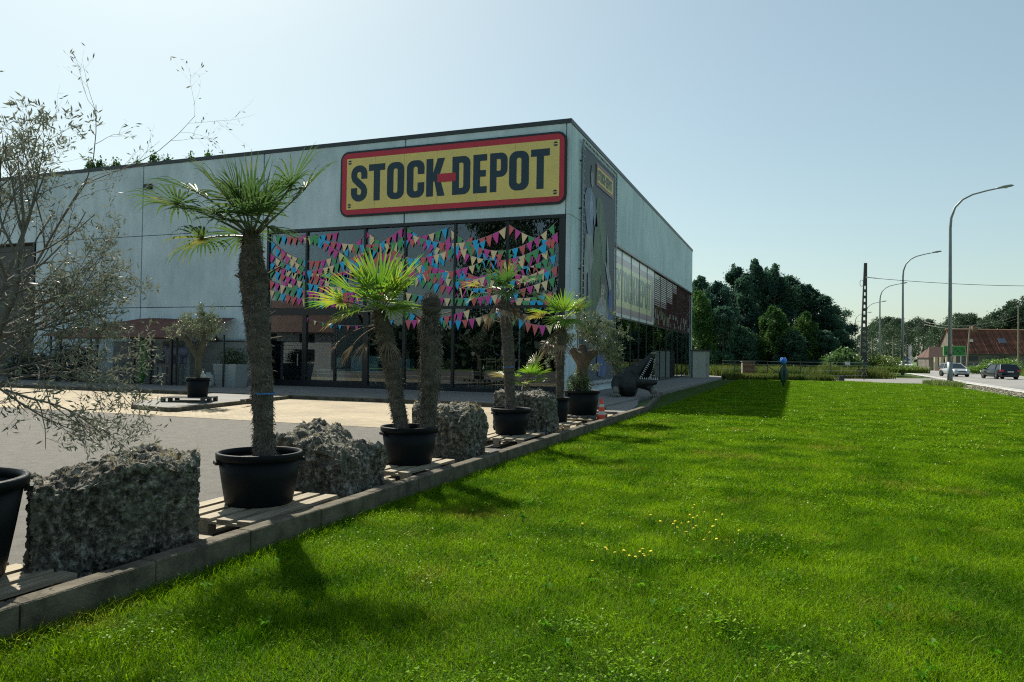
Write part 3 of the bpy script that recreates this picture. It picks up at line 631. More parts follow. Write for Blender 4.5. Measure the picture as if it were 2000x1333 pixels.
# ------------------------------------------------------------- fence of dark mesh panels along the yard
mf=mat('fence_green',(.012,.03,.028),.5)
fe=empty('mesh_fence',(-22.0,24.4,.1),label='dark wire mesh fence in front of the lean-to shelter',cat='fence')
for i in range(7):
    x=-i*2.5; MB().box(x-.03,x+.03,-.03,.03,0,2.15).build('post',mf,fe)
    if i<6:
        b=MB()
        for k in range(25): xx=x-.1*k-.05; b.tube([(xx,0,.06),(xx,0,2.0)],.0035,3,cap=False)
        for k in range(11): z=.08+.19*k; b.tube([(x,0.004,z),(x-2.5,.004,z)],.0045,3,cap=False)
        b.build('mesh_panel',mf,fe)
b=MB()
for k in range(24): b.tube([(0,.05+.1*k,.06),(0,.05+.1*k,2.0)],.0035,3,cap=False)
for k in range(11): b.tube([(0.004,0,.08+.19*k),(.004,2.5,.08+.19*k)],.0045,3,cap=False)
b.build('mesh_panel',mf,fe)
# ------------------------------------------------------------- lean-to shelter
mrust=mat('rust_roof',(.13,.05,.035),.8,(.19,.085,.06),1.5,6,.2,objco=False)
sh=empty('lean_to_shelter',(-28.0,26,.1),label='open lean-to shelter with a sagging red brown corrugated roof',cat='shelter')
V=[];Q=[];nu,nv=150,12
for j in range(nv+1):
    v=j/nv
    for i in range(nu+1):
        u=i/nu; xl=-2.9*v-1.4; xr=4.35-.5*v; x=xl+(xr-xl)*u; y=.9-2.9*v; z=2.95-.9*v-.05*math.sin(math.pi*u)*v+.03*math.sin(u*9+v*2)+.018*math.sin(x*2*math.pi/.13)
        V.append((x,y,z))
for j in range(nv):
    for i in range(nu): k=j*(nu+1)+i; Q.append((k,k+1,k+nu+2,k+nu+1))
ro=mesh('roof',V,Q,mrust,sh,True); ro.modifiers.new('s','SOLIDIFY').thickness=.012
for x,y in ((-3.4,-1.6),(-1.0,-1.7),(1.2,-1.7),(3.3,-1.7)): MB().box(x-.05,x+.05,y-.05,y+.05,0,2.0).build('post',mdark,sh)
MB().box(-3.6,3.4,-1.75,-1.67,1.95,2.05).build('beam',mat('old_timber',(.06,.05,.04),.9),sh)
MB().box(-3.6,3.4,.82,.88,2.7,2.8).build('beam',MAT['old_timber'],sh)
for x in (-2.9,-1.6,.2,1.9): MB().box(x,x+1.15,.8,.84,0,1.9).build('back_board',mat('pale_board',(.24,.26,.25),.7),sh)
MB().box(1.75,1.83,-1.4,-1.32,0,2.0).build('post',mdark,sh)
# leaning pieces right of the shelter
o=MB().box(-.06,.06,-.03,.03,0,1.5,M=Matrix.Translation((-23.6,26.6,1.0))@Matrix.Rotation(-.6,4,'Y')).build('plank',MAT['old_timber']); tag(o,'grey plank leaning against the wall right of the shelter','plank')
bw=empty('low_boundary_wall',(-25.8,26.6,0.1),label='low grey block wall under a dark cap beside the shelter',cat='wall')
MB().box(.6,4.2,-.1,.1,0,1.9).build('wall',mat('grey_block',(.20,.215,.21),.85,(.26,.275,.27),2),bw); MB().box(.55,4.25,-.13,.13,1.9,1.96).build('cap',mdark,bw)
# kayak standing on end
k=MB(); n=14; rings=[]
V=[];Q=[]
for i in range(n+1):
    t=i/n; w_=.30*max(.05,math.sin(math.pi*min(1,(.06+.94*t)))**.55) if t<.5 else .30*(1-.15*(t-.5)); z=2.0*t
    for j in range(10):
        a=2*math.pi*j/10; V.append((w_*math.cos(a),.13*math.sin(a)*(w_/.3),z))
for i in range(n):
    for j in range(10): Q.append((i*10+j,i*10+(j+1)%10,(i+1)*10+(j+1)%10,(i+1)*10+j))
Q+= [tuple(range(10))[::-1],tuple(range(n*10,n*10+10))]
ky=empty('kayak',(-27.05,24.9,.1),label='bright green kayak standing on end under the shelter',cat='kayak'); ky.rotation_euler=(0,R(4),0)
mesh('hull',V,Q,mat('kayak_green',(.035,.20,.03),.4),ky,True)
for z in (.7,1.2,1.6): MB().box(-.1,.1,-.15,-.13,z,z+.05).build('strap',mat('kayak_dark',(.02,.09,.02),.5),ky)
# work bench with an elephant figure
wbm=mat('grey_timber',(.19,.18,.165),.8,(.13,.125,.115),5,stretch=(1,1,4))
wb=empty('work_bench',(-25.1,25.0,.1),label='grey timber work bench under the shelter',cat='bench')
for k in range(3): MB().box(-.95,.55,-.35+k*.24,-.13+k*.24,.86,.90).build('top_board',wbm,wb)
for x in (-.85,-.35,.35,.5): MB().box(x-.05,x+.05,-.3,-.2,0,.86).build('leg',wbm,wb)
MB().box(-.85,.4,-.32,-.3,.36,.44).build('rail',wbm,wb); MB().box(-.9,.5,-.32,-.3,.74,.86).build('rail',wbm,wb)
MB().box(-.95,-.85,-.3,.2,.86,1.1).build('end_board',wbm,wb)
el=empty('elephant_figure',(-25.15,25.0,1.0),label='blue grey elephant figure standing on the work bench',cat='figure')
b=MB(); b.tube([(-.45,0,.52),(-.3,0,.55),(.1,0,.55),(.45,0,.5),(.6,0,.42)],[.14,.24,.27,.25,.1],12)
b.tube([(-.35,0,.6),(-.55,0,.66),(-.68,0,.55)],[.15,.19,.1],10); b.tube([(-.66,0,.56),(-.76,0,.4),(-.74,0,.2),(-.68,0,.12)],[.08,.06,.045,.035],8)
for x,y in ((-.28,-.13),(-.24,.13),(.32,-.13),(.38,.13)): b.tube([(x,y,.5),(x,y,.25),(x-.01,y,0)],[.12,.09,.085],9)
b.tube([(.58,0,.5),(.68,0,.3)],[.03,.015],6)
o=b.build('body',mat('elephant_skin',(.12,.125,.19),.6,(.17,.17,.24),6),el); voxel(o,.025)
for s in (-1,1): MB().add([(-.5,s*.14,.8),(-.28,s*.22,.75),(-.27,s*.24,.45),(-.45,s*.2,.42),(-.5,s*.16,.8)][:4]+[(-.5,s*.12,.8),(-.28,s*.2,.75),(-.27,s*.22,.45),(-.45,s*.18,.42)],[(0,1,2,3),(7,6,5,4),(0,4,5,1),(1,5,6,2),(2,6,7,3),(3,7,4,0)]).build('ear',MAT['elephant_skin'],el); MB().tube([(-.66,s*.06,.5),(-.82,s*.08,.45)],[.02,.006],6).build('tusk',mwhite,el)
# barrel shaped urn
ur=empty('stone_urn',(-22.3,23.9,.1),label='small pale stone urn beside the white planter',cat='urn')
MB().lathe([(.0,0),(.16,0),(.22,.12),(.24,.3),(.19,.48),(.1,.55),(.12,.6),(0,.6)],20).build('bowl',mat('urn_stone',(.24,.26,.25),.8,(.34,.36,.35),5),ur,True)
# white planter with a clipped bush
def leafcloud(name,n,size,center,rad,mt,parent,seed,squash=1,fill=.6,aspect=.45,shape=None):
    rg=np.random.RandomState(seed); d=rg.normal(size=(n,3)); d/=np.linalg.norm(d,axis=1)[:,None]; r=(fill+(1-fill)*rg.rand(n,1))*(1+.18*np.sin(d[:,:1]*5+seed)*np.cos(d[:,1:2]*4))
    P=d*r*np.array(rad)+np.array(center)
    return leaves(name,P,size,mt,parent,rg,aspect)
def leaves(name,P,size,mt,parent,rg,aspect=.45,dirs=None,linkit=True):
    n=len(P); a=rg.normal(size=(n,3)) if dirs is None else dirs+.35*rg.normal(size=(n,3)); a/=np.linalg.norm(a,axis=1)[:,None]
    b=rg.normal(size=(n,3)); b-=(b*a).sum(1)[:,None]*a; b/=np.linalg.norm(b,axis=1)[:,None]
    s=size*(.6+.8*rg.rand(n,1)) if np.isscalar(size) else size
    v=np.stack([P-a*s*.5,P+b*s*aspect*.5,P+a*s*.5,P-b*s*aspect*.5],1).reshape(-1,3)
    return quads_np(name,v,np.arange(4*n).reshape(-1,4),mt,parent,linkit=linkit)
pl=empty('planter',(-22.0,24.9,.1),label='square pale planter behind the mesh fence',cat='planter')
MB().add([(-.5,-.35,0),(.45,-.35,0),(.45,.35,0),(-.5,.35,0),(-.62,-.45,.95),(.6,-.45,.95),(.6,.45,.95),(-.62,.45,.95)],[(0,3,2,1),(0,1,5,4),(1,2,6,5),(2,3,7,6),(3,0,4,7)]).build('box',mat('planter_white',(.30,.34,.34),.6),pl)
MB().box(-.6,.58,-.43,.43,.85,.9).build('soil',mat('soil',(.03,.022,.015),.95),pl)
lbush=leafmat('bush_leaf',(.035,.075,.02),(.06,.12,.03),.4,3)
bsh=empty('clipped_bush',(-22.0,24.9,1.0),label='low green bush growing in the pale planter',cat='bush')
leafcloud('foliage',2600,.08,(0,0,.3),(.68,.5,.45),lbush,bsh,3,fill=.3); MB().tube([(0,0,-.06),(0,0,.4)],.03,6).build('stem',wbm,bsh)
# dark mounds of greenery left of the shelter, seen through the olive tree
for i,(x,y,z,rx,rz,lab) in enumerate([(-31.3,24.9,.1,1.6,1.35,'rounded dark bush left of the shelter behind the mesh fence'),(-34.4,25.2,.1,1.5,1.0,'low dark bush beside the dark entrance seen through the olive branches')]):
    e=empty('garden_bush',(x,y,z),label=lab,cat='bush'); leafcloud('foliage',5000,.13,(0,0,rz*.55),(rx,.9,rz*.75),leafmat('dark_bush_leaf',(.012,.03,.012),(.03,.055,.02),.3,2),e,10+i,fill=.35); MB().tube([(0,0,-.1),(0,0,.6)],.06,6).build('stem',wbm,e)
# ------------------------------------------------------------- pallets
mpal=mat('pallet_wood',(.33,.28,.19),.8,(.20,.17,.12),3,6,.3,stretch=(1,8,8),rand=.2)
def pallet(loc,rz,label,L_=1.2,W_=.8,mt=None,n=5,group='pallets under the pots'):
    mt=mt or mpal; e=empty('pallet',loc,rz,label,'pallet',group)
    for k in range(n):
        wd=W_/n*.72; y0=-W_/2+k*(W_-wd)/(n-1); dz=.003*rnd.random()
        o=MB().box(-L_/2,L_/2,y0,y0+wd,.122,.144+dz).build('deck_board',mt,e)
    for k in range(3):
        x=-L_/2+k*(L_-.1); MB().box(x,x+.1,-W_/2,W_/2,.10,.12).build('stringer_board',mt,e)
        for y in (-W_/2,-.05,W_/2-.1): MB().box(x,x+.1,y,y+.1,.022,.10).build('block',mt,e)
    for y in (-W_/2,-.05,W_/2-.1): MB().box(-L_/2,L_/2,y,y+.1,0,.02).build('bottom_board',mt,e)
    return e
# long side of each pallet lies across the kerb direction or along it
mpd=mat('pallet_wood_dark',(.05,.05,.045),.8,(.08,.08,.07),3)
pallet((-4.62,2.75,.02),R(90),'weathered pallet under the plant tub at the left edge',1.25,.95)
pallet((-4.62,5.55,.02),R(92),'pale weathered pallet under the tub of the tallest palm',1.3,.95)
pallet((-4.66,8.35,.02),R(89),'grey pallet under the tub with the leaning palm and bare stump',1.25,.9)
pallet((-4.70,12.25,.02),R(92),'pale pallet under the tub of the thin straggly palm',1.3,.95)
pallet((-4.70,14.95,.02),R(90),'pallet under the small pot before the olive tree tub',1.0,.9)
pallet((-4.78,17.3,.02),R(90),'dark pallet under the olive tree tub beside the traffic cone',1.2,1.0,mpd)
pallet((-16.3,16.75,.1),R(18),'black plastic pallet on the kerbed island',1.25,.9,mpd,3)
# ------------------------------------------------------------- tubs
mtub=mat('tub_plastic',(.005,.008,.010),.5,(.007,.010,.012),3,4,.1,50,spec=.12)
msoil=mat('soil',(0,0,0))
def tub(loc,rt_,rb,h,label,group='black plastic plant tubs'):
    e=empty('plant_tub',loc,0,label,'plant tub',group); t=.02
    MB().lathe([(0.001,0),(rb*.97,0),(rb,.015),(rb+(rt_-rb)*.5,h*.5),(rt_*.975,h-.06),(rt_*.955,h-.06),(rb*.96,.03),(0.001,.03)],40).build('body',mtub,e,True)
    MB().lathe([(rt_*.97,h-.065),(rt_*1.03,h-.062),(rt_*1.04,h-.01),(rt_*1.02,h),(rt_*.955,h),(rt_*.95,h-.06),(rt_*.97,h-.065)],40).build('rim',mtub,e,True)
    V=[];Q=[];n=24
    for j in range(7):
        for i in range(n):
            r=rt_*.95*j/6; a=2*math.pi*i/n; V.append((r*math.cos(a),r*math.sin(a),h-.075+.02*noise.noise(Vector((r*9*math.cos(a),r*9*math.sin(a),0)))))
    for j in range(6):
        for i in range(n): Q.append((j*n+i,j*n+(i+1)%n,(j+1)*n+(i+1)%n,(j+1)*n+i))
    mesh('soil',V,Q,msoil,e,True)
    for a in (0,math.pi): MB().box(rt_*.97,rt_*1.07,-.07,.07,h-.10,h-.07,M=rotz(a+.9)).build('handle',mtub,e)
    return e
tub((-4.77,2.90,.166),.48,.38,.61,'black tub at the left edge holding the bare olive-like tree')
tub((-4.62,5.62,.166),.372,.30,.47,'large black tub of the tallest palm')
tub((-4.60,8.44,.166),.355,.29,.47,'black tub with the leaning palm and the bare stump')
tub((-4.70,12.35,.166),.345,.27,.46,'black tub of the thin palm with dry hanging fronds')
tub((-4.66,15.13,.166),.205,.165,.52,'small black pot in front of the olive tree tub')
tub((-4.80,17.40,.166),.43,.36,.58,'wide black tub of the olive tree nearest the crocodile')
tub((-16.12,16.86,.246),.32,.27,.55,'black pot on the pallet on the kerbed island')
# ------------------------------------------------------------- palms
mtrunk=mat('palm_fibre',(.04,.036,.030),.95,(.15,.13,.105),7,8,1.0,60,stretch=(1,1,2.5))
mfib=mat('palm_strand',(.21,.185,.15),.9,(.05,.045,.038),9)
mfp=[leafmat('palm_green',(.05,.13,.02),(.10,.20,.03),.5,2.5,.06,.35,c3=(.26,.26,.03),big=2.0),leafmat('palm_yellow',(.30,.30,.04),(.38,.30,.06),.5,3,.12),leafmat('palm_dry',(.13,.095,.06),(.22,.17,.11),.25,5,.06),leafmat('palm_lime',(.10,.24,.015),(.22,.34,.03),.55,2.5,.05,.35,c3=(.42,.36,.03),big=2.5)]
mpet=mat('petiole',(.07,.085,.03),.5); mpetd=mat('petiole_dry',(.08,.06,.04),.8)
def frond(parent,base,az,el,plen,flen,mt,seed,droop=.35,nleaf=34,span_=290,width=.028,tipdroop=.6,pm=None,ragged=0.):
    """a fan: stalk, then leaflets round its end; everything sags towards the ground"""
    rg=random.Random(seed); base=Vector(base); d=Vector((math.cos(az)*math.cos(el),math.sin(az)*math.cos(el),math.sin(el)))
    pts=[];p=base.copy();dd=d.copy()
    for i in range(7): pts.append(p.copy()); p=p+dd*plen/6; dd=(dd+Vector((0,0,-droop*.22))).normalized()
    hub=pts[-1]; ax=dd; side=ax.cross(Vector((0,0,1)));
    side=side.normalized() if side.length>.05 else Vector((1,0,0))
    side=(side+Vector((0,0,rg.uniform(-.35,.35)))).normalized(); nrm=side.cross(ax).normalized()
    mb=MB()
    V=[];F=[]
    for k in range(nleaf):
        t=k/(nleaf-1)*2-1; a=R(span_/2)*t
        dl=(ax*math.cos(a)+side*math.sin(a)); ln=flen*(1-.28*abs(t)**2)*rg.uniform(.88,1.06)
        if rg.random()<ragged: ln*=rg.uniform(.35,.8)
        dl=(dl+nrm*rg.uniform(-.05,.12)+nrm*.18*abs(math.sin(a))).normalized(); wv=dl.cross(nrm).normalized(); p=hub.copy(); n0=len(V); cur=dl.copy(); seg=6; split=.45
        for s in range(seg+1):
            u=s/seg; wd=width*(min(1,.35+u*2.2) if u<.35 else 1.15)*(1-max(0,(u-.45)/.55)**1.5*.93)*.5
            V+= [p+wv*wd, p-nrm*wd*.55, p-wv*wd]
            stp=ln/seg; p=p+cur*stp
            if u>.35: cur=(cur+Vector((rg.uniform(-.06,.06),rg.uniform(-.06,.06),-tipdroop*u*.42))).normalized()
            else: cur=(cur+Vector((0,0,-.03*tipdroop))).normalized()
        for s in range(seg):
            q=n0+s*3; F+=[(q,q+3,q+4,q+1),(q+1,q+4,q+5,q+2)]
    f=mesh('frond',V,F,mt,parent); b=MB(); b.tube(pts,[.012]*3+[.009]*4,5); b.build('petiole',pm or mpet,f); return f
def trunk(parent,path,rad,seed,fib=900,fl=.10,stubs=18):
    pts=[Vector(p) for p in path]; K=46; N_=22; V=[];Q=[]
    def at(t):
        s=t*(len(pts)-1); i=min(int(s),len(pts)-2); f=s-i; return pts[i].lerp(pts[i+1],f),rad[i]+(rad[i+1]-rad[i])*f
    for k in range(K+1):
        t=k/K; c,r=at(t)
        for j in range(N_):
            a=2*math.pi*j/N_; nz=noise.fractal(Vector((math.cos(a)*2.2+seed,math.sin(a)*2.2,c.z*7)),.7,2,4); rr_=r*(1+.16*nz+.06*abs(math.sin(c.z*24+a*1.0)))
            V.append((c.x+rr_*math.cos(a),c.y+rr_*math.sin(a),c.z))
    for k in range(K):
        for j in range(N_): Q.append((k*N_+j,k*N_+(j+1)%N_,(k+1)*N_+(j+1)%N_,(k+1)*N_+j))
    Q.append(tuple(range(K*N_,K*N_+N_))); tr=mesh('trunk',V,Q,mtrunk,parent,True)
    rg=random.Random(seed); b=MB()
    for i in range(fib):
        t=rg.random(); c,r=at(t); a=rg.random()*6.283; o=Vector((math.cos(a),math.sin(a),0)); tg=Vector((-o.y,o.x,0)); p=c+o*r*.98; w_=.0022+rg.random()*.003
        d=(o*rg.uniform(.05,.55)+Vector((0,0,rg.uniform(-1.2,.5)))+tg*rg.uniform(-1.3,1.3)).normalized(); l=fl*rg.uniform(.4,1.3); p1=p+d*l*.5; d2=(d+Vector((0,0,-.8))).normalized(); p2=p1+d2*l*.5; s=d.cross(o).normalized()*w_ if d.cross(o).length>.01 else tg*w_
        b.add([p-s,p+s,p1+s,p1-s,p2],[(0,1,2,3),(3,2,4)])
    fo=b.build('fibre_strands',mfib,tr); fo['kind']='stuff'
    for i in range(stubs):
        t=.55+.45*rg.random() if stubs<30 else rg.random(); c,r=at(t); a=rg.random()*6.283; o=Vector((math.cos(a),math.sin(a),0)); d=(o+Vector((0,0,rg.uniform(.2,1.2)))).normalized(); l=rg.uniform(.08,.22)
        MB().tube([c+o*r*.85,c+o*r*.85+d*l],[.012,.008],5).build('leaf_stub',mpetd,parent)
    return tr
# tallest palm, nearest
p1=empty('palm_tree',(-4.61,5.65,.5),label='tallest potted palm with a thick fibrous trunk',cat='palm tree')
trunk(p1,[(.02,0,0),(0,0,.3),(-.03,0,.75),(-.08,-.02,1.3),(-.13,-.04,1.8),(-.15,-.05,2.17)],[.092,.082,.092,.105,.115,.065],3,3600,.065,20)
tp=(-.15,-.05,2.12)
mfp1=leafmat('palm_grey_green',(.045,.10,.025),(.09,.155,.04),.5,2.5,.035,.4,c3=(.24,.22,.05),big=2.2)
AZ=lambda u,b=0: R(20.8)+math.atan2(b,u)      # u: to the right as seen from the lawn, b: away
fr=[(AZ(-1,-.25),R(30),.70,.50,0,.25,.75,1.1),(AZ(-1,.15),R(47),.70,.52,0,.35,.6,.9),(AZ(-1,.05),R(8),.46,.44,0,.3,.9,.8),(AZ(-.8,-.5),R(62),.42,.52,0,.3,.5,.7),(AZ(-.5,.6),R(66),.40,.50,0,.3,.4,.7),
    (AZ(.1,-.2),R(84),.24,.56,0,.0,.15,.1),(AZ(.25,.2),R(74),.22,.54,0,.1,.15,.1),(AZ(.9,-.1),R(50),.62,.50,0,-.1,.35,.9),(AZ(1,.3),R(44),.70,.44,0,-.1,.4,1.0),
    (AZ(.2,-1),R(42),.34,.48,0,.4,.4,.8),(AZ(-.3,-1),R(30),.34,.46,0,.4,.4,.8),(AZ(.7,-.7),R(30),.34,.46,0,.6,.5,.9),(AZ(-.6,.9),R(25),.4,.45,0,.5,.5,.9),
    (AZ(-.25,-.1),R(72),.30,.50,0,.1,.3,.3),(AZ(.6,-.4),R(60),.32,.46,0,.2,.4,.7),(AZ(-.7,-.3),R(45),.40,.46,0,.5,.4,.8)]
for i,(az,el_,pl_,fl_,m_,dr,td,sp) in enumerate(fr):
    frond(p1,tp,az,el_,pl_,fl_,mfp1,100+i,droop=dr,nleaf=28,span_=130+160*min(1,sp),tipdroop=td*2.8,width=.021,ragged=.3)
tie=MB().lathe([(.098,.66),(.101,.668),(.098,.676)],20).build('tie_ribbon',mat('blue_ribbon',(.03,.16,.45),.5),p1)
# leaning palm and bare stump share one tub
p2=empty('palm_tree',(-4.66,8.41,.52),label='leaning palm with a bright yellow green crown in the second tub',cat='palm tree')
trunk(p2,[(-.02,0,0),(-.10,-.03,.45),(-.17,-.06,.9),(-.25,-.1,1.3),(-.32,-.14,1.60)],[.085,.09,.10,.105,.07],7,3000,.07,10)
tp=(-.31,-.13,1.56)
fr=[(AZ(-1,-.1),R(24),.50,.52,3,.3,.3,.6),(AZ(-.9,.3),R(40),.46,.55,3,.2,.3,.7),(AZ(-.6,-.4),R(58),.36,.55,3,.1,.25,.7),(AZ(-.3,.3),R(70),.34,.55,3,.0,.2,.6),(AZ(.05,-.3),R(84),.28,.60,3,.0,.1,.5),(AZ(.3,.1),R(72),.32,.56,3,.0,.1,.6),
    (AZ(.6,-.3),R(54),.38,.56,3,.1,.25,.8),(AZ(.9,.2),R(50),.30,.46,3,.1,.3,.7),(AZ(1,-.2),R(32),.22,.44,3,.4,.4,.8),(AZ(0,-1),R(45),.25,.50,3,.4,.4,.9),(AZ(-.5,-.8),R(20),.34,.48,3,.5,.5,.9),(AZ(.5,-.8),R(22),.34,.46,3,.5,.5,.9),(AZ(-.8,-.5),R(6),.40,.42,1,.4,.5,.5),(AZ(.2,.9),R(35),.34,.45,3,.3,.4,.8)]
for i,(az,el_,pl_,fl_,m_,dr,td,sp) in enumerate(fr): frond(p2,tp,az,el_,pl_,fl_,mfp[m_],200+i,droop=dr,nleaf=25,span_=100+150*sp,tipdroop=td*1.7,width=.026,ragged=.18)
for i,(az,el_) in enumerate([(AZ(-1,-.4),R(2)),(AZ(-.8,.2),R(-12)),(AZ(-.4,-.6),R(-20)),(AZ(.4,-.5),R(-30))]): frond(p2,(-.29,-.12,1.38),az,el_,.55-.1*i,.36,mfp[2],230+i,droop=.7,nleaf=14,span_=90,tipdroop=1.6,width=.012,pm=mpetd,ragged=.3)
s2=empty('palm_stump',(-4.38,8.52,.52),label='bare crownless palm trunk in the tub with the leaning palm',cat='palm stump')
trunk(s2,[(0,0,0),(.0,0,.3),(.02,-.01,.6),(.03,-.01,.9),(.03,-.02,1.2),(.02,-.02,1.40),(.02,-.02,1.47),(.03,-.02,1.53)],[.085,.095,.11,.125,.12,.105,.07,.05],9,3600,.10,16)
bud=MB(); bud.lathe([(.001,1.52)]+[(.125*math.sin(math.pi*k/10)*(1+.06*math.sin(k*2.1)),1.66-.15*math.cos(math.pi*k/10)) for k in range(1,10)]+[(.001,1.81)],18,(.03,-.02)); bo_=bud.build('crown_bud',mtrunk,s2,True)
b=MB(); rg=random.Random(31)
for i in range(1500):
    d=Vector((rg.gauss(0,1),rg.gauss(0,1),rg.gauss(0,1)+.3)).normalized(); p=Vector((.03,-.02,1.66))+Vector((d.x*.115,d.y*.115,d.z*.14)); q=(d+Vector((rg.uniform(-.5,.5),rg.uniform(-.5,.5),rg.uniform(-.5,.5)))).normalized()*rg.uniform(.02,.065); s_=d.cross(q).normalized()*.0025
    b.add([p-s_,p+s_,p+q],[(0,1,2)])
b.build('fibre_strands',mfib,bo_)['kind']='stuff'
for i in range(26):
    a=rnd.random()*6.28; MB().tube([(.02,-.02,1.45),(.02+.1*math.cos(a),-.02+.1*math.sin(a),1.47+.05*rnd.random()),(.02+.17*math.cos(a),-.02+.17*math.sin(a),1.2+.2*rnd.random())],[.006,.005,.003],4).build('dry_stalk',mfib,s2)
# thin straggly palm
p3=empty('palm_tree',(-4.71,12.35,.5),label='thin straggly palm with dry hanging fronds in the third tub',cat='palm tree')
trunk(p3,[(.0,0,0),(-.02,0,.5),(-.05,-.02,1.1),(-.09,-.05,1.7),(-.12,-.08,2.15)],[.09,.085,.10,.095,.06],13,2600,.06,12)
tp=(-.12,-.08,2.12)
fr=[(AZ(-1,-.2),R(20),.45,.40,0,.6),(AZ(-.9,.2),R(30),.5,.36,1,.3),(AZ(-.4,-.3),R(60),.25,.42,0,.3),(AZ(.2,-.2),R(75),.25,.45,0,.2),(AZ(.6,.1),R(48),.4,.42,0,.4),(AZ(1,-.1),R(20),.52,.36,0,.6),(AZ(.2,-1),R(25),.3,.4,0,.6),(AZ(-.3,.9),R(40),.3,.4,0,.4),(AZ(-.1,.1),R(80),.2,.4,0,.2)]
for i,(az,el_,pl_,fl_,m_,dr) in enumerate(fr): frond(p3,tp,az,el_,pl_,fl_,mfp[m_],300+i,droop=dr,nleaf=26,span_=200,tipdroop=1.2,width=.024,ragged=.3)
for i in range(7): frond(p3,(-.11,-.07,2.02),AZ(math.cos(i*1.1+.4),math.sin(i*1.1+.4)),R(-5),.22+.1*(i%3),.34,mfp[2],330+i,droop=1.2,nleaf=18,span_=140,tipdroop=1.8,width=.013,pm=mpetd,ragged=.3)
MB().lathe([(.100,.84),(.103,.85),(.100,.86)],20,(-.04,-.01)).build('tie_ribbon',MAT['blue_ribbon'],p3)
# small palm in the small pot
p4=empty('palm_tree',(-4.66,15.13,.55),label='slim palm with a fresh lime crown behind the last boulder',cat='palm tree')
trunk(p4,[(0,0,0),(.0,0,.5),(.0,0,1.0),(.02,0,1.45),(.03,0,1.78)],[.06,.075,.09,.10,.06],17,1500,.09,6)
tp=(.03,0,1.75)
fr=[(AZ(-1,-.1),R(22),.42,.45,1,.3),(AZ(-.8,.2),R(35),.38,.46,3,.3),(AZ(-.4,-.3),R(60),.28,.48,3,.2),(AZ(.1,-.3),R(74),.24,.48,3,.1),(AZ(.5,-.1),R(55),.3,.48,3,.2),(AZ(.9,.2),R(40),.4,.46,3,.1),(AZ(1,-.2),R(12),.35,.42,0,.6),(AZ(.3,-1),R(25),.25,.42,3,.6),(AZ(-.4,-.9),R(20),.25,.42,3,.6),(AZ(.3,.9),R(40),.25,.42,3,.4)]
for i,(az,el_,pl_,fl_,m_,dr) in enumerate(fr): frond(p4,tp,az,el_,pl_,fl_,mfp[m_],400+i,droop=dr,nleaf=26,span_=200,tipdroop=.9,width=.026,ragged=.1)
for i in range(6): frond(p4,(.02,0,1.55),AZ(-1+.25*i,-.5+.1*i),R(-8-6*i),.42,.36,mfp[2],430+i,droop=.9,nleaf=20,span_=170,tipdroop=1.6,width=.014,pm=mpetd,ragged=.3)
# low seedling palm between boulder and pots
p5=empty('palm_tree',(-4.98,13.9,.78),label='short trunkless young palm sprouting behind the last boulder',cat='palm tree')
MB().tube([(0,0,-.75),(0,0,.15),(.0,0,.28)],[.10,.09,.04],9).build('trunk',mtrunk,p5,True)
for i,(u,b_,e_,m_) in enumerate([(-1,-.2,24,1),(-.6,-.5,35,3),(.2,-.6,50,3),(.3,.1,70,3),(.7,-.3,40,3),(.5,-.8,20,3),(-.4,-.9,12,3),(.35,.2,66,1)]): frond(p5,(0,0,.22),AZ(u,b_),R(e_),.28 if m_==3 else .45,.36,mfp[m_],500+i,droop=.2,nleaf=20,span_=170,tipdroop=.5,width=.022)
tub((-4.98,13.9,.0),.2,.17,.5,'small dark pot half hidden behind the last boulder, holding the young palm')
